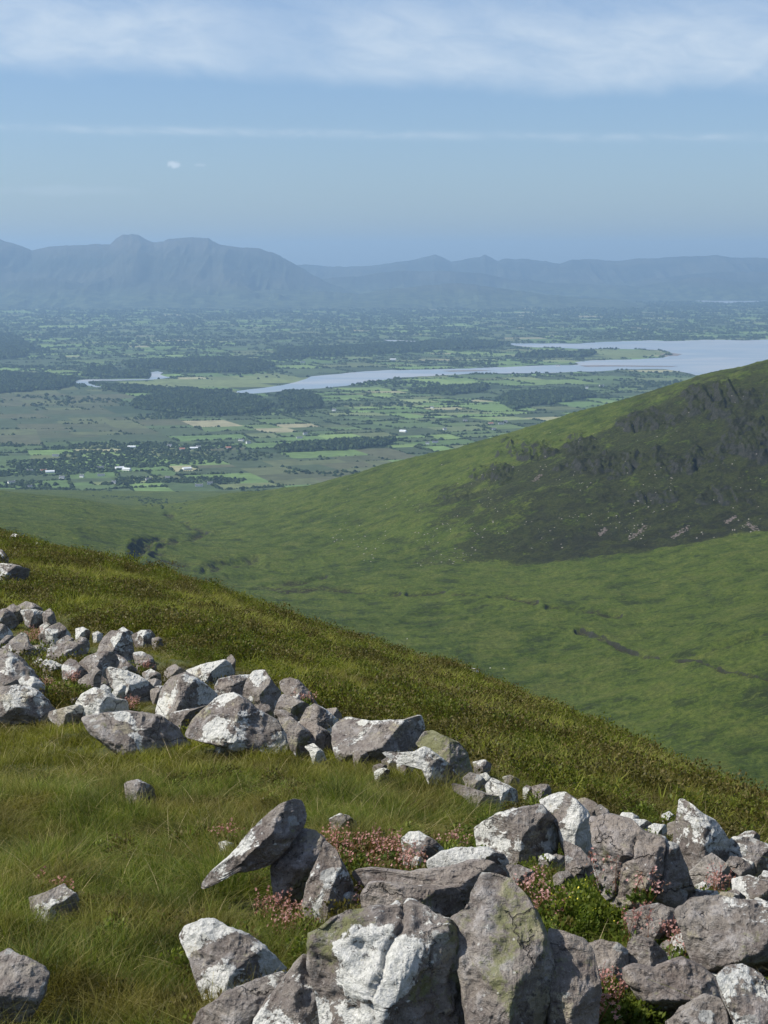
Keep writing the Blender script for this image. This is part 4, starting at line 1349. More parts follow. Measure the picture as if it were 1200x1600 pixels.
 ('flat purple stone with pink flowers between pyramid and tall block', [(337,1072),(343,1061),(365,1057),(392,1056),(396,1068),(380,1088),(352,1090),(339,1083)], dict(l=.60, t=.8, g=.9)),
 ('tall grey block standing in the middle of the rubble band', [(379,1092),(385,1065),(395,1052),(412,1050),(425,1065),(436,1083),(431,1102),(422,1114),(400,1106),(384,1102)], dict(l=.46, t=.95, pl=[(-.3,.9,1.2,-.3),(1,.1,1.2,-.15),(-1,0,.9,-.25)])),
 ('big sloping boulder in front of the tall grey block', [(288,1142),(305,1120),(325,1102),(345,1088),(365,1083),(385,1094),(405,1110),(425,1120),(440,1132),(450,1145),(453,1160),(430,1162),(410,1156),(380,1151),(352,1148),(312,1146)], dict(l=.56, t=.8, m=.5, crack=.7, pl=[(-.5,.7,1.2,-.2),(.6,.6,.9,-.2)])),
 ('long low grey slab at the front edge of the rubble band', [(127,1120),(167,1113),(198,1112),(229,1116),(250,1119),(266,1129),(286,1148),(302,1162),(240,1168),(180,1158),(138,1140)], dict(l=.44, t=.9, pl=[(.2,1,1.3,-.3)])),
 ('low stone between the long grey slab and the big sloping boulder', [(252,1121),(275,1112),(307,1107),(324,1102),(318,1118),(297,1134),(272,1134)], dict(l=.56, t=.8)),
 ('small greenish stone at the foot of the tall grey block', [(399,1110),(407,1100),(420,1102),(428,1115),(427,1126),(404,1122)], dict(l=.35, m=.8, t=.9, nearer=.2)),
 ('dark angular stone right of the tall grey block', [(431,1108),(436,1094),(441,1087),(455,1089),(470,1095),(481,1101),(477,1117),(465,1126),(445,1116)], dict(l=.36, t=.9)),
 ('white tipped dark boulder sloping down at the top right of the band', [(437,1068),(444,1063),(455,1060),(467,1064),(480,1077),(495,1092),(503,1104),(485,1106),(460,1092),(440,1080)], dict(l=.52, t=.9, pl=[(-.9,.4,1.2,0),(.5,.7,1.2,-.1)])),
 ('rounded boulder with white streaks beside the dark angular stone', [(469,1128),(480,1107),(492,1100),(510,1110),(528,1126),(523,1143),(514,1148),(488,1140)], dict(l=.56, t=.9, pl=[(-.8,.4,1.1,-.05),(.6,.5,1.1,-.1)])),
 ('purple stone below the white streaked rounded boulder', [(464,1132),(490,1130),(510,1142),(522,1156),(510,1168),(480,1154)], dict(l=.42, t=.8, g=.9)),
 ('smooth sloping slab right of the big sloping boulder', [(436,1125),(455,1121),(477,1138),(497,1157),(504,1170),(480,1170),(455,1156),(446,1142)], dict(l=.45, t=.8)),
 ('low white ledge in grass left of the tilted slab', [(475,1168),(490,1163),(505,1174),(515,1185),(497,1184)], dict(l=.95, t=.8)),
 ('narrow flat stone behind the smooth sloping slab', [(426,1110),(447,1111),(465,1122),(468,1134),(440,1126)], dict(l=.42, t=.8)),
 ('small stone behind the white streaked boulder at the right', [(509,1109),(525,1106),(534,1117),(528,1126),(514,1120)], dict(l=.45, t=.9)),
 ('white sliver of stone in grass below the big sloping boulder', [(335,1164),(348,1164),(358,1169),(350,1174),(338,1171)], dict(l=.95, t=.8)),
 # ---- left part of the band
 ('dark boulder at the left edge, topmost cluster', [(-14,957),(8,951),(20,958),(27,971),(12,976),(-14,972)], dict(l=.36, t=.9)),
 ('grey rounded stone second from left in the topmost cluster', [(8,952),(19,944),(31,950),(36,962),(25,968),(12,960)], dict(l=.45, t=.9)),
 ('dark hump at the top of the topmost cluster', [(26,948),(40,940),(52,943),(68,953),(56,959),(33,957)], dict(l=.40, t=.9)),
 ('broad blue grey stone in front of the dark hump', [(31,954),(52,952),(69,957),(73,969),(62,975),(42,970)], dict(l=.44, t=.9)),
 ('narrow stone at the right end of the topmost cluster', [(66,958),(77,951),(84,958),(88,970),(73,976)], dict(l=.48, t=.9)),
 ('small cream stone just above the pinkish lumpy boulder', [(62,979),(71,972),(80,977),(78,986),(66,986)], dict(l=.85, t=.9)),
 ('pinkish lumpy boulder among pink flowers at upper left', [(60,993),(75,981),(90,974),(102,981),(109,992),(105,1003),(83,1008),(66,1002)], dict(l=.62, t=.9)),
 ('crumbly white stone right of the pinkish lumpy boulder', [(117,983),(129,980),(141,986),(136,996),(120,995)], dict(l=.95, t=.9)),
 ('small white stone left of the grey pyramid', [(144,990),(152,986),(161,991),(156,997),(146,996)], dict(l=.95, t=.9)),
 ('grey stone above right of the dark round boulder', [(115,1003),(125,995),(135,998),(140,1008),(129,1016),(118,1013)], dict(l=.5, t=.9)),
 ('low stone tucked behind the dark round boulder', [(88,1003),(104,993),(115,999),(113,1009),(92,1012)], dict(l=.52, t=.9)),
 ('dark round boulder with an almost smooth face', [(74,1025),(77,1014),(90,1007),(108,1003),(123,1007),(126,1020),(124,1036),(108,1043),(86,1038)], dict(l=.28, t=.8, pl=[(-.2,1,1.4,-.1)])),
 ('tall grey pyramid, highest in the left rubble', [(153,1016),(162,997),(173,987),(196,988),(204,1003),(209,1020),(205,1036),(188,1030),(160,1024)], dict(l=.45, t=.9, pl=[(-.5,.8,1.0,-.25),(1,.2,1.1,-.2)])),
 ('small white stone behind the tall grey pyramid', [(183,986),(192,980),(206,988),(210,998),(196,994)], dict(l=.88, t=.9)),
 ('dark hump right behind the tall grey pyramid', [(205,993),(221,985),(235,985),(242,994),(236,1003),(214,1004)], dict(l=.40, t=.9)),
 ('little grey stone right of the dark hump', [(237,998),(248,995),(257,1002),(250,1007),(239,1007)], dict(l=.5, t=.9)),
 ('blue grey boulder cut by the left edge above the big dark ones', [(-16,980),(0,975),(8,978),(18,991),(14,1001),(0,1008),(-16,1008)], dict(l=.48, t=.9)),
 ('leaning dark stone just right of the left edge boulder', [(-8,1012),(0,1004),(10,993),(21,994),(25,1001),(10,1014),(-2,1020)], dict(l=.40, t=.9)),
 ('dark hooked boulder sloping right in the left rubble', [(15,1004),(31,990),(40,995),(46,1007),(62,1018),(73,1028),(64,1038),(42,1032),(28,1022)], dict(l=.38, t=.8)),
 ('grey stone with pale crust in front of the hooked boulder', [(-6,1020),(12,1006),(25,1005),(35,1018),(32,1028),(12,1026)], dict(l=.56, t=.9)),
 ('huge dark boulder sloping down from the left edge', [(-20,1022),(0,1016),(12,1019),(27,1026),(42,1041),(58,1055),(73,1064),(78,1072),(62,1078),(37,1068),(0,1062),(-20,1058)], dict(l=.36, t=.9, pl=[(.5,.8,1.1,-.15),(-.5,.8,1.0,-.2)])),
 ('dark flat boulder at the left edge below the huge one', [(-18,1056),(0,1053),(17,1059),(35,1066),(51,1070),(50,1080),(25,1080),(-18,1082)], dict(l=.42, t=.9)),
 ('boulder with one bright white patch below the huge dark boulder', [(27,1065),(37,1057),(54,1058),(67,1069),(73,1086),(64,1094),(46,1080)], dict(l=.66, t=.9)),
 ('broad grey boulder at the left edge, front of the rubble', [(-22,1082),(0,1075),(25,1071),(42,1072),(58,1079),(71,1093),(92,1112),(69,1118),(37,1114),(0,1112),(-22,1110)], dict(l=.46, t=.9, pl=[(.2,1,1.1,-.25),(-.8,.2,.6,-.2),(0,-1,.6,-.1)])),
 ('pale knobbly stone below the dark round boulder', [(62,1040),(73,1030),(87,1035),(99,1040),(100,1054),(90,1060),(71,1050)], dict(l=.64, t=.9)),
 ('small pinkish stone left of the pale knobbly one', [(50,1037),(58,1027),(66,1032),(63,1047),(54,1046)], dict(l=.5, t=.9)),
 ('upright grey stone with rosy flowers before it', [(97,1041),(106,1031),(117,1034),(127,1043),(138,1054),(126,1064),(110,1070),(100,1060)], dict(l=.44, t=.9)),
 ('wide dark boulder in front of the tall grey pyramid', [(121,1039),(137,1026),(158,1018),(177,1020),(184,1037),(173,1056),(154,1068),(137,1058)], dict(l=.28, t=.9, pl=[(-.4,.9,1.2,-.1),(.9,.2,1.0,-.2)])),
 ('dark boulder right under the tall grey pyramid', [(174,1022),(192,1028),(206,1040),(220,1053),(227,1064),(204,1062),(178,1052)], dict(l=.30, t=.8)),
 ('small dark stone leaning on the wide dark boulder', [(144,1051),(150,1042),(159,1049),(156,1059),(148,1060)], dict(l=.32, t=.8, nearer=.4)),
 ('rosy grey boulder right of the tall grey pyramid', [(207,1021),(221,1019),(238,1027),(243,1040),(231,1053),(216,1047)], dict(l=.56, t=.9)),
 ('flat stone below the rosy grey boulder', [(221,1052),(235,1046),(251,1053),(250,1066),(228,1067)], dict(l=.44, t=.9)),
 ('tilted slab with a sharp white upper edge', [(166,1047),(173,1043),(198,1049),(217,1057),(233,1067),(249,1078),(235,1090),(215,1084),(194,1076),(175,1070),(167,1057)], dict(l=.58, t=.8, pl=[(.4,1,1.8,-.25),(-1,.1,.8,-.2),(0,-1,.4,0)])),
 ('grey boulder with white lower rim left of the sharp edged slab', [(120,1066),(137,1054),(158,1056),(173,1067),(178,1078),(162,1082),(144,1082),(132,1074)], dict(l=.60, t=.9)),
 ('double humped boulder with creamy top at the front of the rubble', [(119,1099),(129,1085),(146,1076),(165,1079),(179,1091),(194,1096),(198,1112),(177,1118),(146,1118),(123,1110)], dict(l=.60, t=.9, strat=1)),
 ('cream block behind the double humped boulder', [(149,1076),(162,1070),(174,1077),(169,1087),(154,1087)], dict(l=.85, t=.8)),
 ('whitish stone under the sharp edged slab', [(175,1082),(187,1070),(197,1072),(194,1086),(180,1090)], dict(l=.8, t=.8)),
 ('low ledge at the front left of the double humped boulder', [(66,1117),(100,1106),(121,1101),(134,1108),(131,1121),(94,1123)], dict(l=.52, t=.8)),
 # ---- near the skyline
 ('flat grey boulder cut by the left edge below the skyline', [(-16,884),(5,881),(24,883),(42,890),(37,904),(10,911),(-16,909)], dict(l=.50, t=.9)),
 ('dark stone at the left edge just under the skyline', [(-14,856),(3,860),(13,872),(10,882),(-14,884)], dict(l=.42, t=.9)),
 ('white round stone on the skyline at the left', [(15,840),(20,834),(28,836),(32,844),(18,848)], dict(l=.92, t=1.0)),
 ('thin white stone lying on the skyline right of the round one', [(49,852),(56,847),(67,852),(64,858),(51,858)], dict(l=.98, t=1.0)),
 ('lone white stone on the skyline near the centre', [(733,1049),(738,1044),(745,1045),(750,1053),(740,1057)], dict(l=.92, t=1.0)),
 ('pale flat rock at the right end of the skyline', [(1172,1249),(1185,1245),(1205,1250),(1225,1258),(1200,1262),(1178,1258)], dict(l=.8, t=1.0)),
 ('faint pale stone in grass left of the leaning slab', [(341,1318),(352,1314),(366,1319),(362,1327),(345,1326)], dict(l=.8, t=.9)),
]

ROCK_FOOT = []      # (x, y, radius along x, radius along y, polygon, depth)


def smoothmin(a, b, k):
    h = np.clip(0.5 + 0.5 * (b - a) / k, 0, 1)
    return b * (1 - h) + a * h - k * h * (1 - h)


def poly_radius(poly, c, thetas):
    P = np.array(poly, float) - c
    out = np.zeros(len(thetas))
    Q = np.roll(P, -1, axis=0)
    for i, th_ in enumerate(thetas):
        d = np.array([math.cos(th_), math.sin(th_)])
        e = Q - P
        den = d[0] * e[:, 1] - d[1] * e[:, 0]
        den = np.where(np.abs(den) < 1e-9, 1e-9, den)
        t = (P[:, 0] * e[:, 1] - P[:, 1] * e[:, 0]) / den
        u = (P[:, 0] * d[1] - P[:, 1] * d[0]) / den
        ok = (u >= -1e-6) & (u <= 1 + 1e-6) & (t > 0)
        out[i] = t[ok].max() if ok.any() else 0
    return out


def build_rock(idx, label, poly, opt):
    rr = np.random.default_rng(100 + idx)
    poly = [(float(a), float(b_)) for a, b_ in poly]
    P = np.array(poly)
    xy2 = np.roll(P, -1, axis=0)
    cr = P[:, 0] * xy2[:, 1] - xy2[:, 0] * P[:, 1]
    A = cr.sum() / 2
    c = np.array([((P[:, 0] + xy2[:, 0]) * cr).sum(), ((P[:, 1] + xy2[:, 1]) * cr).sum()]) / (6 * A)
    A = abs(A)
    bot = P[:, 1].max()
    botx = P[P[:, 1] > bot - 6, 0].mean()
    G = fg_hit(min(max(botx, -120), 1320), min(bot, 1680), 0.06)
    if opt.get('nearer'):
        G = G * (1 - opt['nearer'] * 0.25)
    D0 = float(G @ FWD)
    mpp = D0 / F
    size = math.sqrt(A) * mpp
    T = opt.get('t', .8) * size * 0.74
    D = D0 + T * 0.25
    big = A > 6000
    nth = 230 if big else (150 if A > 1200 else 60)
    nr = 46 if big else (28 if A > 1200 else 16)
    th_ = np.arange(nth) * 2 * PI / nth
    rad = poly_radius(poly, c, th_)
    k = np.array([.25, .5, .25])
    rad = rad * (1.02 if big else 1.07)
    for _ in range(2 if big else 1):
        rad = np.convolve(np.concatenate([rad[-1:], rad, rad[:1]]), k, 'valid')
    dx, dy = np.cos(th_), np.sin(th_)          # dy is downward in the image
    ext = opt.get('ext', 0.10)
    R2 = rad.copy()
    ox = R2 * dx
    oy = R2 * dy
    oy = np.where(oy > 0, oy * (1 + ext), oy) + (0.085 / mpp if ext else 0.02 / mpp) * np.clip(dy, 0, 1)**0.7
    s = np.sin(np.linspace(0, 1, nr) * PI / 2)
    s[0] = 0
    U = s[:, None] * ox[None]
    Vd = s[:, None] * oy[None]
    pw = 2.6 + 9.0 * np.clip(dy, 0, 1)[None] * (1 if ext else 0)
    e = np.sqrt(np.clip(1 - s[:, None]**pw, 0, 1))
    rm = math.sqrt(A / PI)
    pu, pv = U / (rm * 1.15), -Vd / (rm * 1.15)
    hgt = e.copy()
    if 'pl' in opt:
        pls = [(a, b_, kk, o_) for a, b_, kk, o_ in opt['pl']]
    else:
        pls = [(rr.uniform(-.6, .2), 1, rr.uniform(.9, 1.7), rr.uniform(-.3, 0)),
               (rr.uniform(.6, 1), rr.uniform(-.5, .1), rr.uniform(.7, 1.3), rr.uniform(-.25, 0)),
               (-1, rr.uniform(-.1, .6), rr.uniform(.5, 1.2), rr.uniform(-.25, 0))]
    wn_ = np.stack([pu * 1.7 + idx, pv * 1.7, 0 * pu], -1)
    wu, wv_ = 0.10 * fbm(wn_, 3, 31), 0.10 * fbm(wn_, 3, 32)
    for _ in range(3):
        pls.append((rr.uniform(-1, 1), rr.uniform(-.1, 1), rr.uniform(.4, 1.1), rr.uniform(-.2, -.02)))
    pls.append((rr.uniform(-1, 1), rr.uniform(-.2, .8), rr.uniform(.3, .7), rr.uniform(-.1, .1)))
    for a, b_, kk, o_ in pls:
        n_ = math.hypot(a, b_)
        hgt = smoothmin(hgt, 1.0 + o_ - kk * ((pu + wu) * a + (pv + wv_) * b_) / n_, 0.06)
    hgt = np.maximum(hgt, -1.0)
    rim = np.minimum(hgt[-1:], 0.0)
    hgt[-1:] = np.minimum(hgt[-1:], 0.0)
    back = -0.75 * e[1:-1] + rim * (s[1:-1, None]**2) + 0 * U[1:-1]
    # metres in the frame (right, up, towards the viewer)
    fx, fy, fz = U * mpp, -Vd * mpp, hgt * T
    bx_, by_, bz_ = U[1:-1] * mpp * 0.98, -Vd[1:-1] * mpp * 0.98, back * T
    loc = np.concatenate([np.stack([fx, fy, fz], -1).reshape(-1, 3), np.stack([bx_, by_, bz_], -1).reshape(-1, 3)])
    # noise relief
    q3 = loc / size + rr.uniform(0, 50, 3)
    amp = opt.get('amp', 1.0)
    n1 = fbm(q3 * 1.7, 3, 201)
    n2 = fbm(q3 * 4.5, 4, 202, 0.55, ridged=True)
    n3 = fbm(q3 * 15, 3, 203)
    n4 = fbm(q3 * 9, 3, 204, 0.6, ridged=True)
    disp = n1 * 0.055 + (n2 - 0.2) * 0.044 * amp + n3 * 0.014 + n4 * 0.013
    if opt.get('crack'):
        w_ = q3 + 0.25 * np.stack([fbm(q3 * 2, 2, 5), fbm(q3 * 2, 2, 6), fbm(q3 * 2, 2, 7)], -1)
        cr_ = np.abs(np.mod(w_[:, 0] * 2.1 - w_[:, 1] * 0.6, 1) - 0.5)
        disp -= opt['crack'] * 0.055 * np.exp(-(cr_ / 0.035)**2) * sstep(fbm(q3 * 1.3, 2, 212), -0.3, 0.2)
    if opt.get('strat') or rr.random() < 0.35:
        lay = q3[:, 1] * 9 + q3[:, 0] * 1.2 + fbm(q3 * 2, 2, 9) * 1.2
        disp += 0.014 * np.abs(np.mod(lay, 2) - 1)
    nrm = loc / np.array([1, 1, 0.9])
    ln = np.linalg.norm(nrm, axis=1, keepdims=True)
    nrm = nrm / np.maximum(ln, 1e-6)
    rimf = np.concatenate([(0.35 + 0.65 * np.minimum(1, e * 1.6)).ravel(), np.ones(back.size)])
    dirn = np.stack([nrm[:, 0] * .6, nrm[:, 1] * .6, np.sign(loc[:, 2] + 1e-6) * .8], -1)
    dirn[:, 2] = np.where(np.arange(len(loc)) < nr * nth, .85, -.85)
    loc = loc + dirn * (disp * size * rimf)[:, None]
    # faces
    q = []
    for i in range(nr - 1):
        a0 = i * nth + np.arange(nth)
        a1 = i * nth + (np.arange(nth) + 1) % nth
        q.append(np.stack([a0, a0 + nth, a1 + nth, a1], -1))
    q = np.concatenate(q)
    boff = nr * nth
    nb = nr - 2
    qb = []
    for i in range(nb - 1):
        a0 = boff + i * nth + np.arange(nth)
        a1 = boff + i * nth + (np.arange(nth) + 1) % nth
        qb.append(np.stack([a0, a1, a1 + nth, a0 + nth], -1))
    a0 = boff + (nb - 1) * nth + np.arange(nth)
    a1 = boff + (nb - 1) * nth + (np.arange(nth) + 1) % nth
    r0 = (nr - 1) * nth + np.arange(nth)
    r1 = (nr - 1) * nth + (np.arange(nth) + 1) % nth
    qb.append(np.stack([a0, a1, r1, r0], -1))
    q = np.concatenate([q] + qb)
    # close the poles: collapse ring 0 (all at the centre) and cap the back
    cb = len(loc)
    loc = np.concatenate([loc, loc[boff:boff + nth].mean(0, keepdims=True)])
    t_ = np.stack([boff + (np.arange(nth) + 1) % nth, boff + np.arange(nth), np.full(nth, cb)], -1)
    C0 = np.array([(c[0] - 600) / F * D, 0, 0]) + FWD * D + UPV * ((800 - c[1]) / F * D)
    W = C0[None] + RGT[None] * loc[:, :1] + UPV[None] * loc[:, 1:2] - FWD[None] * loc[:, 2:3]
    base = np.array([C0[0], C0[1], float(fg_height(np.array([C0[0]]), np.array([C0[1]]))[0])])
    Wl = W - base
    # frame flip check: (right, up, toward) is right-handed, so front faces above are outward
    o = make_mesh('boulder' if size > 0.25 else 'stone', Wl, quads=q[:, ::-1], tris=t_[:, ::-1], mat=M_ROCK)
    o.location = (base[0], base[1], base[2] + CZ)
    o.color = (opt.get('l', .5), opt.get('g', .4), opt.get('m', .38), 1)
    tag(o, label, 'boulder' if size > 0.25 else 'stone', 'boulders and stones strewn over the hillside')
    ROCK_FOOT.append((C0[0], C0[1], (ox.max() - ox.min()) * 0.5 * mpp, T, P, D0, bot))
    return o


for i, (lab, poly, opt) in enumerate(ROCKS):
    build_rock(i, lab, poly, opt)
# smaller filling stones wedged between the named ones
BANDC = [(10, 1000), (40, 1050), (20, 1070), (95, 1020), (110, 1085), (150, 1065), (200, 1060), (230, 1075), (260, 1075), (300, 1110), (345, 1085), (395, 1110), (440, 1105), (455, 1125), (500, 1135), (515, 1150), (600, 1180), (640, 1185)]
rf = random.Random(5)
for j in range(64):
    a = rf.randrange(len(BANDC) - 1)
    t = rf.random()
    cx = BANDC[a][0] * (1 - t) + BANDC[a + 1][0] * t + rf.gauss(0, 14)
    cy = BANDC[a][1] * (1 - t) + BANDC[a + 1][1] * t + rf.gauss(0, 11)
    w_ = rf.uniform(6, 15)
    pts_ = [(cx + w_ * rf.uniform(.8, 1.15) * math.cos(q_), cy + w_ * rf.uniform(.5, .75) * math.sin(q_)) for q_ in np.linspace(0, 2 * PI, 8)[:-1] + rf.random()]
    build_rock(500 + j, 'small angular stone wedged between the bigger boulders of the left rubble band', pts_, dict(l=rf.uniform(.35, .8), t=.9)) ['group'] = 'small filling stones of the rubble band'
RC = [(1045, 1370), (1100, 1400), (1130, 1400), (1180, 1405), (1170, 1350), (1060, 1390), (900, 1375), (870, 1340), (960, 1300), (1050, 1480), (1075, 1520), (960, 1500), (1190, 1300), (660, 1350), (700, 1450), (560, 1400), (850, 1345), (1020, 1290), (985, 1420), (1110, 1530), (1095, 1345), (1065, 1300)]
for j in range(34):
    a = RC[j % len(RC)]
    cx, cy = a[0] + rf.gauss(0, 13), a[1] + rf.gauss(0, 8)
    w_ = rf.uniform(8, 20)
    pts_ = [(cx + w_ * rf.uniform(.8, 1.15) * math.cos(q_), cy + w_ * rf.uniform(.5, .8) * math.sin(q_)) for q_ in np.linspace(0, 2 * PI, 8)[:-1] + rf.random()]
    build_rock(600 + j, 'small broken stone lodged in the gaps between the boulders of the right group', pts_, dict(l=rf.uniform(.35, .8), t=.9)) ['group'] = 'small filling stones of the right group'
print('rocks', len(ROCKS))

# ------------------------------------------------------------------ vegetation of the foreground
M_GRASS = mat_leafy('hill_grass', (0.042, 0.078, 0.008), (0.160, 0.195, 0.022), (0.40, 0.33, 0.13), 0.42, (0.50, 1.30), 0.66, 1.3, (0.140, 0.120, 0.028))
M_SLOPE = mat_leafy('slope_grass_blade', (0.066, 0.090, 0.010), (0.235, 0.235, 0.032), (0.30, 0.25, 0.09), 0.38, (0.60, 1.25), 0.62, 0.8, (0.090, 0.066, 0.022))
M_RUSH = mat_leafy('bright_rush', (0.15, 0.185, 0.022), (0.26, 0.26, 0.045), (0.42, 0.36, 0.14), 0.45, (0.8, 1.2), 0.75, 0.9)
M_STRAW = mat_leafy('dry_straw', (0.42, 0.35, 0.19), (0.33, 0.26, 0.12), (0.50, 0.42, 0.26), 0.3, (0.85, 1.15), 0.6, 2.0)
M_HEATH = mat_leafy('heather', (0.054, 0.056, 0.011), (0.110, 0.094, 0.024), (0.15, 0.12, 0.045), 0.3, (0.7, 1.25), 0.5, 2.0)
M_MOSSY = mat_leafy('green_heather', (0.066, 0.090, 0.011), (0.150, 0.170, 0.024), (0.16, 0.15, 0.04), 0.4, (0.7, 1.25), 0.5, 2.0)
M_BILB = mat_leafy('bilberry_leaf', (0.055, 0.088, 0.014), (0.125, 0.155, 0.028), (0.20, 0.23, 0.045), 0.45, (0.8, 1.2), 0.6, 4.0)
M_STEM = mat_leafy('red_stem', (0.20, 0.075, 0.045), (0.26, 0.12, 0.07), (0.34, 0.14, 0.11), 0.2, (0.9, 1.1), 0.5, 4.0)
M_PETAL = mat_leafy('pink_petal', (0.64, 0.40, 0.37), (0.42, 0.17, 0.15), (0.75, 0.58, 0.52), 0.35, (0.9, 1.1), 0.6, 4.0)
M_ROSETTE = mat_leafy('rosette_leaf', (0.075, 0.12, 0.025), (0.13, 0.16, 0.035), (0.24, 0.12, 0.06), 0.3, (0.85, 1.15), 0.7, 4.0)
M_YELLOW = mat_leafy('yellow_petal', (0.75, 0.62, 0.06), (0.7, 0.6, 0.08), (0.8, 0.7, 0.1), 0.3, (0.9, 1.1), 0.7, 4.0)


def blades(n, r, h0, h1, width, lean, curl, rg, segs=4, wind=(0.12, 0.0), face=None):
    """n grass blades as strips; returns V, quads, rnd, hgt"""
    ang = rg.uniform(0, 2 * PI, n)
    rr_ = r * np.sqrt(rg.random(n))
    bx, by = rr_ * np.cos(ang), rr_ * np.sin(ang)
    h = rg.uniform(h0, h1, n)
    la = rg.uniform(0, 2 * PI, n)
    ln = np.abs(rg.normal(0, lean, n)) + 0.1
    lx, ly = np.cos(la) * ln + wind[0] * h1 * 2.0, np.sin(la) * ln + wind[1]
    cu = rg.uniform(0.4, 1.6, n) * curl
    wa = rg.uniform(0, 2 * PI, n)
    wx, wy = np.cos(wa) * width, np.sin(wa) * width
    w_ = rg.uniform(0.6, 1.3, n)
    V = np.zeros((n, segs + 1, 2, 3))
    for k in range(segs + 1):
        t = k / segs
        s = t + cu * t * t
        x = bx + lx * h * s
        y = by + ly * h * s
        z = h * (t - cu * 0.55 * t * t * ln) - 0.03 * (1 - t)
        ww = w_ * (1 - t**1.6) * (0.7 + 0.6 * t * (1 - t) * 2) + 0.04
        V[:, k, 0] = np.stack([x - wx * ww, y - wy * ww, z], -1)
        V[:, k, 1] = np.stack([x + wx * ww, y + wy * ww, z], -1)
    q = []
    for k in range(segs):
        q.append([k * 2, k * 2 + 1, k * 2 + 3, k * 2 + 2])
    q = np.array(q)[None] + (np.arange(n) * (segs + 1) * 2)[:, None, None]
    rnd = np.repeat(rg.random(n), (segs + 1) * 2)
    hgt = np.tile(np.repeat(np.arange(segs + 1) / segs, 2), n)
    return V.reshape(-1, 3), q.reshape(-1, 4), rnd, hgt


def sprigs(n, rx, ry, rz, size, rg, lift=0.0, shell=0.55):
    """n little leaves scattered through a dome"""
    u = rg.normal(size=(n, 3))
    u /= np.linalg.norm(u, axis=1, keepdims=True)
    u[:, 2] = np.abs(u[:, 2])
    rad = shell + (1 - shell) * rg.random(n)**0.6
    lump = 1 + 0.28 * vnoise(u * 3.1, 5)
    c = u * (rad * lump)[:, None] * np.array([rx, ry, rz]) + np.array([0, 0, lift])
    d = rg.normal(size=(n, 3)) + u * 0.8 + np.array([0, 0, 0.8])
    d /= np.linalg.norm(d, axis=1, keepdims=True)
    s = np.cross(d, rg.normal(size=(n, 3)))
    s /= np.linalg.norm(s, axis=1, keepdims=True)
    L = size * rg.uniform(0.6, 1.3, (n, 1))
    Wd = L * 0.32
    V = np.stack([c, c + d * L * 0.5 + s * Wd, c + d * L, c + d * L * 0.5 - s * Wd], 1)
    q = np.arange(n * 4).reshape(-1, 4)
    return V.reshape(-1, 3), q, np.repeat(rg.random(n), 4), np.repeat(np.clip(c[:, 2] / rz, 0, 1), 4)


def proto(name, parts, mat):
    V, q, a, h, off = [], [], [], [], 0
    for (v, f, r_, g_) in parts:
        V.append(v)
        q.append(f + off)
        a.append(r_)
        h.append(g_)
        off += len(v)
    return make_mesh(name, np.concatenate(V), quads=np.concatenate(q), mat=mat, smooth=True, link=False,
                     attrs={'rnd': np.concatenate(a), 'hgt': np.concatenate(h)})


def scatter(name, P, scale, variant, protos, label, tilt=0.12):
    """one stuff object: clumps instanced on points with geometry nodes"""
    N = len(P)
    me = bpy.data.meshes.new(name)
    me.vertices.add(N)
    me.vertices.foreach_set('co', np.asarray(P, np.float32).ravel())
    rg = np.random.default_rng(N)
    rot = np.stack([rg.normal(0, tilt, N), rg.normal(0, tilt, N), rg.normal(0, 0.9, N)], -1).astype(np.float32)
    a = me.attributes.new('rot', 'FLOAT_VECTOR', 'POINT')
    a.data.foreach_set('vector', rot.ravel())
    a = me.attributes.new('scl', 'FLOAT', 'POINT')
    a.data.foreach_set('value', np.asarray(scale, np.float32))
    a = me.attributes.new('var', 'INT', 'POINT')
    a.data.foreach_set('value', np.asarray(variant, np.int32))
    pc = bpy.data.collections.new(name + '_clumps')
    for k, p in enumerate(protos):
        p.name = '%s_clump_%02d' % (name, k)
        pc.objects.link(p)
    o = bpy.data.objects.new(name, me)
    COL.objects.link(o)
    ng = bpy.data.node_groups.new(name, 'GeometryNodeTree')
    ng.interface.new_socket('Geometry', in_out='INPUT', socket_type='NodeSocketGeometry')
    ng.interface.new_socket('Geometry', in_out='OUTPUT', socket_type='NodeSocketGeometry')
    n = ng.nodes
    gi, go = n.new('NodeGroupInput'), n.new('NodeGroupOutput')
    ci_ = n.new('GeometryNodeCollectionInfo')
    ci_.inputs['Collection'].default_value = pc
    ci_.inputs['Separate Children'].default_value = True
    ci_.inputs['Reset Children'].default_value = True
    ip = n.new('GeometryNodeInstanceOnPoints')
    ip.inputs['Pick Instance'].default_value = True

    def att(nm, typ):
        x = n.new('GeometryNodeInputNamedAttribute')
        x.data_type = typ
        x.inputs['Name'].default_value = nm
        return x.outputs['Attribute']
    L = ng.links.new
    L(gi.outputs[0], ip.inputs['Points'])
    L(ci_.outputs[0], ip.inputs['Instance'])
    L(att('var', 'INT'), ip.inputs['Instance Index'])
    L(att('rot', 'FLOAT_VECTOR'), ip.inputs['Rotation'])
    L(att('scl', 'FLOAT'), ip.inputs['Scale'])
    L(ip.outputs[0], go.inputs[0])
    md = o.modifiers.new('clumps', 'NODES')
    md.node_group = ng
    tag(o, label, 'vegetation', kind='stuff')
    return o


def sample(d0, d1, dens, amax=None):
    amax = amax or (0.55 if d1 < 17 else 0.36)
    area = amax * (d1 * d1 - d0 * d0)
    n = int(area * dens)
    y = np.sqrt(rng.uniform(d0 * d0, d1 * d1, n))
    x = rng.uniform(-amax, amax, n) * y
    return x, y


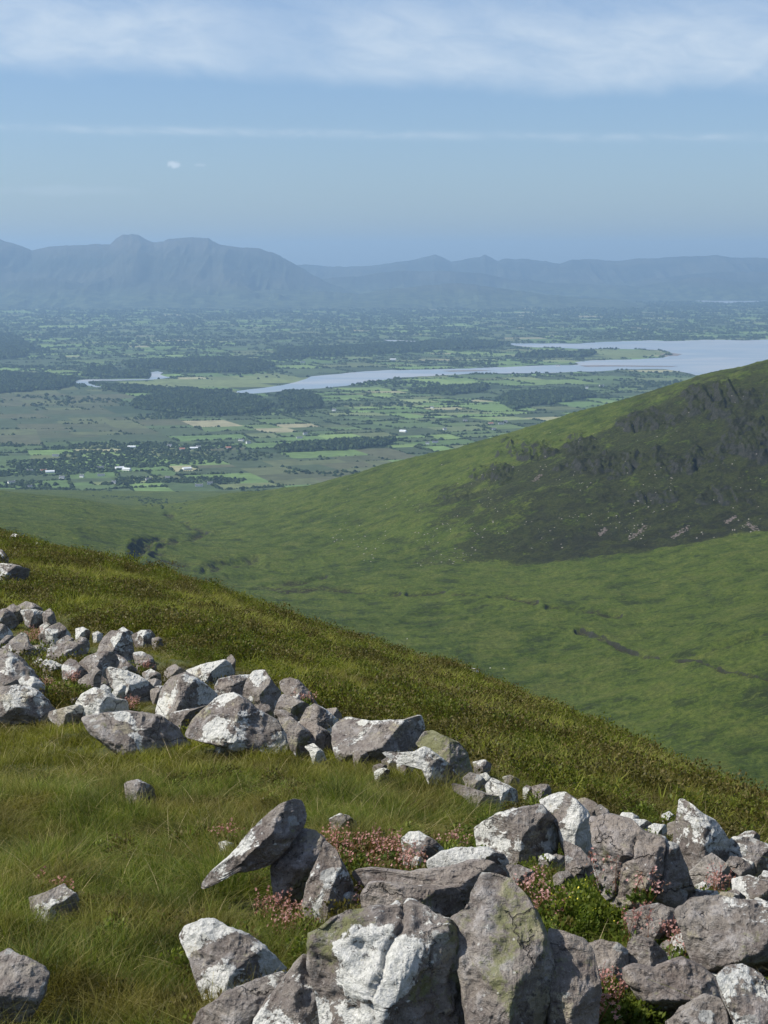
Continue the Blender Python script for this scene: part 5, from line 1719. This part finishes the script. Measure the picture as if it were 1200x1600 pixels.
BAND = [(-80, 945), (90, 935), (260, 975), (370, 1020), (510, 1075), (560, 1120), (690, 1130), (780, 1180), (870, 1225), (850, 1262), (720, 1240), (600, 1200), (470, 1175), (300, 1165), (140, 1130), (-80, 1125)]
RGRP = [(740, 1290), (800, 1250), (900, 1235), (960, 1260), (1060, 1245), (1150, 1290), (1300, 1310), (1300, 1700), (560, 1700), (440, 1560), (500, 1440), (560, 1370), (620, 1360)]


def place(x, y, h=0.16):
    """ground height, pixel, and how tall vegetation may grow there (0 = none: a stone lies there)"""
    z = fg_height(x, y)
    P = np.stack([x, y, z], -1)
    px, py, w = to_px(P)
    _, pt, _ = to_px(P + np.array([0, 0, h]))
    s = np.ones(len(x))
    for (cx, cy, rx, ry, poly, D0, bot) in ROCK_FOOT:
        e = ((x - cx) / (rx * 1.0 + 0.01))**2 + ((y - cy) / (ry * 1.05 + 0.02))**2
        s[e < 0.75] = 0
        near = (w < D0 + ry) & (px > poly[:, 0].min()) & (px < poly[:, 0].max()) & (py > poly[:, 1].min()) & (pt < poly[:, 1].max())
        ii = np.nonzero(near)[0]
        if len(ii):
            hgt_px = poly[:, 1].max() - poly[:, 1].min()
            ins = in_poly(px[ii], py[ii] + 0.12 * hgt_px * 0, poly)
            s[ii[ins]] = 0
            # in front of the stone: grow only as tall as leaves its face showing
            oth = ii[~ins]
            tip_in = in_poly(px[oth], pt[oth], poly)
            blade = np.maximum(py[oth] - pt[oth], 1)
            over = np.clip(bot - pt[oth], 0, None)
            lim = np.clip((py[oth] - bot + 0.28 * hgt_px + 5) / blade, 0.5, 1)
            s[oth] = np.where(tip_in, np.minimum(s[oth], lim), s[oth])
    return P, px, py, s


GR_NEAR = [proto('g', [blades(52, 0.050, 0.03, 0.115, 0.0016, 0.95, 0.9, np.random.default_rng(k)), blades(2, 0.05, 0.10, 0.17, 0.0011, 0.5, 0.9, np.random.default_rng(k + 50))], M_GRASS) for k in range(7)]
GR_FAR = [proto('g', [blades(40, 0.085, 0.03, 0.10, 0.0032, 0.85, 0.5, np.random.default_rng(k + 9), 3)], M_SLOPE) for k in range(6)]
parts_xyz, parts_s, parts_v = [], [], []
for (d0, d1, dens) in [(3.4, 6.5, 430), (6.5, 10.0, 330)]:
    x, y = sample(d0, d1, dens)
    P, px, py, s = place(x, y)
    n_ = fbm(np.stack([x, y], -1) / 0.55, 3, 301)
    dark = in_poly(px, py, RGRP)
    sc_ = (1.0 + 0.42 * n_ + 1.1 * np.maximum(0, fbm(np.stack([x, y], -1) / 0.22, 2, 333) - 0.05)) * s * np.where(dark, 0.55, 1.0)
    k = (sc_ > 0.22) & ~(dark & (rng.random(len(x)) < 0.25))
    parts_xyz.append(P[k] + [0, 0, CZ])
    parts_s.append(sc_[k])
near_xyz, near_s = np.concatenate(parts_xyz), np.concatenate(parts_s)
scatter('near_grass', near_xyz, near_s, rng.integers(0, len(GR_NEAR), len(near_xyz)), GR_NEAR, 'fine olive grass covering the near hillside among the boulders')
print('near grass', len(near_xyz))

parts_xyz, parts_s = [], []
hx_xyz, hx_s = [], []
ru_xyz, ru_s = [], []
for (d0, d1, dens) in [(10.0, 16.0, 200), (16.0, 28.0, 120), (28.0, 52.0, 60)]:
    x, y = sample(d0, d1, dens)
    P, px, py, s = place(x, y)
    n_ = fbm(np.stack([x, y], -1) / 0.8, 3, 302)
    hn = fbm(np.stack([x / 1.5, y / 2.2], -1), 4, 303)
    rn = fbm(np.stack([x / 1.1, y / 1.6], -1), 3, 304)
    sil = np.interp(px, sx, sy)
    bandy = np.interp(px, [0, 250, 370, 550, 700, 850, 950, 1300], [950, 985, 1030, 1120, 1150, 1225, 1260, 1320])
    upper = py < bandy + 10
    inband = in_poly(px, py, BAND)
    grow = 1.0 + 0.008 * np.maximum(0, y - 12)
    heathy = upper & (hn > -0.02)
    rushy = upper & ~heathy & (rn > 0.02)
    sc_ = (1.0 + 0.35 * n_) * s * grow * np.where(inband, 0.5, 1.0)
    k = (sc_ > 0.25) & ~(heathy & (rng.random(len(x)) < 0.25))
    parts_xyz.append(P[k] + [0, 0, CZ])
    parts_s.append(sc_[k])
    k = (upper | (inband & (n_ > 0.25))) & (s > 0.35) & (rng.random(len(x)) < np.where(hn > 0.14, 0.30, 0.045))
    hx_xyz.append(P[k] + [0, 0, CZ])
    hx_s.append((rng.uniform(0.55, 1.7, int(k.sum())) * s[k] * grow[k]) * (1 + 0.5 * np.clip(hn[k], 0, 1)))
    k = ((upper & (rn > 0.12) & (rng.random(len(x)) < 0.30)) | (upper & (rng.random(len(x)) < 0.08))) & (s > 0.5)
    ru_xyz.append(P[k] + [0, 0, CZ])
    ru_s.append(rng.uniform(0.7, 1.25, int(k.sum())) * s[k] * grow[k])
far_xyz, far_s = np.concatenate(parts_xyz), np.concatenate(parts_s)
scatter('slope_grass', far_xyz, far_s, rng.integers(0, len(GR_FAR), len(far_xyz)), GR_FAR, 'olive grass covering the shoulder of the hill up to the skyline')
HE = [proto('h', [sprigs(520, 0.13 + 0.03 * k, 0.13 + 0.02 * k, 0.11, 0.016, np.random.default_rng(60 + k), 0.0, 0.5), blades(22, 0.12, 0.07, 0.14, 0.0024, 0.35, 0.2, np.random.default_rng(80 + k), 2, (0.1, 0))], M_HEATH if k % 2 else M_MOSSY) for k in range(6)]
hxx, hss = np.concatenate(hx_xyz), np.concatenate(hx_s)
scatter('heather', hxx, hss, rng.integers(0, len(HE), len(hxx)), HE, 'dark brown green heather patches on the slope above the stones')
RU = [proto('r', [blades(26, 0.09, 0.07, 0.17, 0.0048, 0.9, 1.0, np.random.default_rng(90 + k), 4)], M_RUSH) for k in range(5)]
rxx, rss = np.concatenate(ru_xyz), np.concatenate(ru_s)
scatter('bright_grass_tufts', rxx, rss, rng.integers(0, len(RU), len(rxx)), RU, 'bright yellow green broad bladed tufts on the slope')
print('far grass', len(far_xyz), 'heather', len(hxx), 'rush', len(rxx))

# dry stems and low herbs through the near grass
x, y = sample(3.6, 30.0, 24)
P, px, py, s = place(x, y, 0.25)
k = (s > 0.8)
ST = [proto('s', [blades(6, 0.07, 0.07, 0.17, 0.0019, 1.0, 1.3, np.random.default_rng(130 + j), 5)], M_STRAW) for j in range(5)]
scatter('dry_grass_stems', P[k] + [0, 0, CZ], rng.uniform(0.7, 1.2, int(k.sum())), rng.integers(0, 5, int(k.sum())), ST, 'pale dry stems sticking out of the grass')
# low broad leaved herbs and heather in the near turf, denser around the stones
x, y = sample(3.6, 10.0, 60)
P, px, py, s = place(x, y, 0.08)
hn = fbm(np.stack([x / 0.7, y / 0.7], -1), 3, 310)
dark = in_poly(px, py, RGRP) | in_poly(px, py, BAND) | (in_poly(px, py, [(380, 1360), (560, 1360), (560, 1440), (470, 1510), (400, 1460)]))
k = (s > 0.3) & ((dark & (hn > -0.35)) | (hn > 0.30))
HN = [proto('n', [sprigs(300, 0.075, 0.075, 0.085, 0.015, np.random.default_rng(160 + j), 0.0, 0.3)], M_BILB if j < 2 else M_HEATH) for j in range(5)]
scatter('low_herbs', P[k] + [0, 0, CZ], rng.uniform(0.6, 1.25, int(k.sum())) * s[k], rng.integers(0, 5, int(k.sum())), HN, 'low leafy herbs and heather sprigs between the near stones')

# ---- pink flowered saxifrage clumps
def flower_meshes(seed, w, h, nst, bl_per):
    rg = np.random.default_rng(seed)
    ang = rg.uniform(0, 2 * PI, nst)
    rr_ = w * np.sqrt(rg.random(nst))
    b0 = np.stack([rr_ * np.cos(ang), rr_ * np.sin(ang), 0 * ang], -1)
    hh = rg.uniform(0.55, 1.1, nst) * h
    top = b0 + np.stack([rg.normal(0.02, 0.03, nst), rg.normal(0, 0.03, nst), hh], -1)
    Vs, qs, ts, rs, hs = [np.array([0, 0, -0.03])], [], [], [0.5], [0.0]
    for i in range(nst):
        c_ = rg.random()
        off = len(Vs)
        for k in range(5):
            t0 = k / 4
            p0 = b0[i] + (top[i] - b0[i]) * t0
            r_ = 0.0015 * (1 - 0.4 * t0)
            Vs += [p0 + [-r_, 0, 0], p0 + [r_, 0, 0], p0 + [0, -r_, 0], p0 + [0, r_, 0]]
            rs += [c_] * 4
            hs += [t0] * 4
        for k in range(4):
            o_ = off + 4 * k
            qs += [[o_, o_ + 1, o_ + 5, o_ + 4], [o_ + 2, o_ + 3, o_ + 7, o_ + 6]]
        ts += [[0, off, off + 1], [0, off + 2, off + 3]]      # the stems spring from one rootstock
    stem = make_mesh('stem', np.array(Vs), quads=np.array(qs), tris=np.array(ts), mat=M_STEM, link=False, attrs={'rnd': np.array(rs), 'hgt': np.array(hs)}).data
    Vs, qs, rs, hs = [], [], [], []
    off = 0
    for i in range(nst):
        for k in range(bl_per):
            t = 1.0 - 0.55 * (k / bl_per) * rg.uniform(0.6, 1.2)
            p = b0[i] + (top[i] - b0[i]) * t + rg.normal(0, 1, 3) * np.array([.014, .014, .006]) * (0.5 + 1.2 * (1 - t))
            d = rg.normal(size=3) + np.array([0, -0.3, 0.8])
            d /= np.linalg.norm(d)
            u = np.cross(d, [0.3, 0.9, 0.1])
            u /= np.linalg.norm(u)
            v = np.cross(d, u)
            sz = rg.uniform(0.0036, 0.0062)
            a0 = rg.uniform(0, 1)
            c_ = rg.random()
            for j in range(5):
                a = a0 + j * 2 * PI / 5
                e = (u * math.cos(a) + v * math.sin(a))
                g = (u * -math.sin(a) + v * math.cos(a))
                Vs += [p, p + e * sz * 0.6 + g * sz * 0.38 + d * sz * 0.25, p + e * sz * 1.25 + d * sz * 0.5, p + e * sz * 0.6 - g * sz * 0.38 + d * sz * 0.25]
                qs.append([off, off + 1, off + 2, off + 3])
                off += 4
                rs += [c_] * 4
                hs += [0.2, 0.6, 1.0, 0.6]
    blo = make_mesh('blossom', np.array(Vs), quads=np.array(qs), mat=M_PETAL, link=False, attrs={'rnd': np.array(rs), 'hgt': np.array(hs)}).data
    v, q, r_, g_ = sprigs(int(120 + 50 * nst * w / 0.1 * 0.25), w * 1.15, w * 1.15, h * 0.34, 0.022, rg, 0.0, 0.2)
    lf = make_mesh('leaves', v, quads=q, mat=M_ROSETTE, link=False, attrs={'rnd': r_, 'hgt': g_}).data
    return stem, blo, lf


FLW = {'big': [flower_meshes(1, 0.17, 0.16, 30, 7)], 'mid': [flower_meshes(2, 0.085, 0.15, 20, 9), flower_meshes(3, 0.075, 0.15, 16, 9)],
       'small': [flower_meshes(4, 0.045, 0.12, 9, 8), flower_meshes(5, 0.05, 0.11, 8, 7)]}
FL = [
 (560, 1362, 'big', 1.0, 'large patch of pink flowers right of the dark pointed boulder', .0), (642, 1375, 'mid', 1.0, 'pink flower spikes before the half buried pale ended stone', .0),
 (610, 1352, 'mid', 1.0, 'pink flowers filling the right part of the big patch', .0), (530, 1345, 'mid', 1.0, 'pink flowers at the left end of the big patch, by the pale round stone', .0),
 (704, 1332, 'small', 1.0, 'small dark pink flower tuft behind the white rimmed flat stone', .0), (452, 1470, 'mid', .9, 'reddish flower stems in grass right of the white lichened boulder', .0),
 (425, 1440, 'mid', .8, 'sparse reddish flowers in turf below the dark rock of the leaning slab', .0), (470, 1440, 'small', 1.0, 'small pinkish flowers under the dark pointed boulder', .0),
 (545, 1425, 'small', 1.0, 'short pink flowers behind the big blotched boulder', .0), (832, 1420, 'mid', 1.0, 'pink flowers on the left side of the bilberry bush', .0),
 (855, 1445, 'mid', .9, 'pink flowers low in front of the bilberry bush', .0), (958, 1388, 'mid', 1.0, 'rosy flowers at the left foot of the great cracked boulder', .10),
 (1003, 1408, 'small', 1.0, 'rosy flowers on the lower face of the great cracked boulder', .10), (1122, 1410, 'mid', .9, 'rosy flower clump above the wide flat slab', .03),
 (822, 1330, 'small', 1.1, 'red flower spikes standing before the banded boulder', .06), (1000, 1470, 'mid', .8, 'rosy flowers in front of the squat cream lichened boulder', .03),
 (1075, 1500, 'mid', .9, 'rosy flowers spread over the pale stone by the flat slab', .03), (1100, 1512, 'small', .9, 'rosy flowers in the gap under the wide flat slab', .03),
 (1037, 1480, 'small', .9, 'rosy flowers behind the blunt cone shaped stone', .02), (928, 1600, 'small', 1.2, 'dark pink flower spike at the bottom edge beside the shadowed boulder', .04),
 (945, 1575, 'mid', .8, 'pale flowers with green leaves in the hollow under the long brown slab', .02),
 (45, 1012, 'mid', 1.2, 'pink flowers right of the blue grey left edge boulder', .0), (60, 1003, 'mid', 1.2, 'pink flowers left of the pinkish lumpy boulder', .0),
 (42, 1035, 'mid', 1.0, 'pink flowers between the hooked boulder and the huge dark one', .0), (70, 1085, 'mid', 1.0, 'pink flowers beside the boulder with one bright patch', .0),
 (100, 1093, 'small', 1.1, 'little pink flower tuft left of the cream block', .0), (112, 1070, 'mid', .9, 'pink flowers before the upright grey stone', .02),
 (228, 1050, 'mid', .8, 'pink flowers on the rosy grey boulder', .02), (203, 1114, 'mid', .9, 'pink flowers right of the double humped boulder', .0),
 (275, 1122, 'mid', .9, 'pink flowers at the foot of the pyramid boulder', .0), (374, 1085, 'mid', 1.0, 'deep pink flowers on the flat purple stone', .02),
 (476, 1102, 'small', 1.3, 'pink flowers on the white tipped dark boulder', .02), (30, 1108, 'mid', 1.0, 'pink flowers on the broad grey left edge boulder', .02),
 (88, 1400, 'small', 1.0, 'reddish flowers beside the crumbled buried stone at the left', .0), (348, 1320, 'small', 1.0, 'reddish flowers beside the faint stone left of the leaning slab', .0),
 (640, 1428, 'small', .5, 'tiny flowers in the cleft under the dark layered slab', .0),
]
for i, (px, py, kind_, s, lab, near_) in enumerate(FL):
    G = fg_hit(px, min(py, 1640), 0.02) * (1 - near_)
    r0 = empty('saxifrage_plant', (G[0], G[1], G[2] + CZ))
    r0.rotation_euler = (0, 0, rng.uniform(-1, 1))
    r0.scale = (s, s, s)
    tag(r0, lab, 'flowering plant', 'pink flowering plants among the stones')
    ms = FLW[kind_][i % len(FLW[kind_])]
    for nme, me in zip(('stem', 'blossom', 'leaves'), ms):
        c = bpy.data.objects.new(nme, me)
        COL.objects.link(c)
        c.parent = r0

# ---- bilberry bushes
def bush(px, py, rx, ry, rz, n, label, seed, yellow=0):
    rg = np.random.default_rng(seed)
    G = fg_hit(px, py, 0.0)
    r0 = empty('bilberry_bush', (G[0], G[1], G[2] + CZ))
    tag(r0, label, 'shrub')
    v, q, a, h = sprigs(n, rx, ry, rz, 0.019, rg, 0.0, 0.35)
    # leaves hug the real ground under the bush
    gz = fg_height(v[:, 0] + G[0], np.maximum(v[:, 1] + G[1], 3.0)) - G[2]
    v[:, 2] += gz
    o1 = make_mesh('foliage', v, quads=q, mat=M_BILB, parent=r0, attrs={'rnd': a, 'hgt': h})
    v, q, a, h = blades(260, 1.0, 0.55, 1.0, 0.0014, 0.3, 0.3, rg, 3, (0.05, 0))
    v = v * np.array([rx * 0.9, ry * 0.9, rz])
    v[:, 2] += fg_height(v[:, 0] + G[0], np.maximum(v[:, 1] + G[1], 3.0)) - G[2]
    make_mesh('twigs', v, quads=q, mat=M_HEATH, parent=r0, attrs={'rnd': a, 'hgt': h})
    if yellow:
        v, q, a, h = sprigs(yellow, rx * 1.02, ry * 1.02, rz * 1.02, 0.011, rg, 0.0, 0.98)
        v[:, 2] += fg_height(v[:, 0] + G[0], np.maximum(v[:, 1] + G[1], 3.0)) - G[2]
        make_mesh('flowers', v, quads=q, mat=M_YELLOW, parent=r0, attrs={'rnd': a, 'hgt': h})
    return r0


bush(905, 1440, 0.20, 0.42, 0.13, 9000, 'bright green leafy bush in the hollow left of the great cracked boulder', 11, 60)
bush(955, 1450, 0.14, 0.25, 0.10, 4000, 'leafy green bush spreading right behind the dark lichen capped block', 12, 12)
bush(990, 1625, 0.11, 0.14, 0.12, 2600, 'bright green bush at the bottom edge under the long brown slab', 13)
bush(950, 1600, 0.06, 0.10, 0.13, 1100, 'taller leafy sprigs at the bottom edge left of the bright bush', 14)
bush(885, 1310, 0.035, 0.06, 0.17, 800, 'narrow green plant growing in the crack of the white topped peak', 15)
bush(195, 1075, 0.30, 0.30, 0.12, 4200, 'dark green leafy cushion among the left rubble', 16)
bush(95, 1092, 0.35, 0.45, 0.13, 4800, 'wide dark green cushion below the upright grey stone', 17)

# ------------------------------------------------------------------ haze
def haze():
    V, q = box_vq(-30000, 30000, -2300, 44000, -8.0, 1120.0)
    m = bpy.data.materials.new('haze')
    m.use_nodes = True
    t = NT(m.node_tree)
    for nd in list(t.n):
        t.n.remove(nd)
    out = t.new('ShaderNodeOutputMaterial')
    v = t.new('ShaderNodeVolumePrincipled')
    v.inputs['Color'].default_value = HAZE_COLOR + (1,)
    v.inputs['Density'].default_value = HAZE_DENSITY
    v.inputs['Anisotropy'].default_value = 0.2
    t.l.new(v.outputs[0], out.inputs['Volume'])
    o = make_mesh('haze', V, quads=q, mat=m, smooth=False)
    tag(o, kind='stuff')
haze()
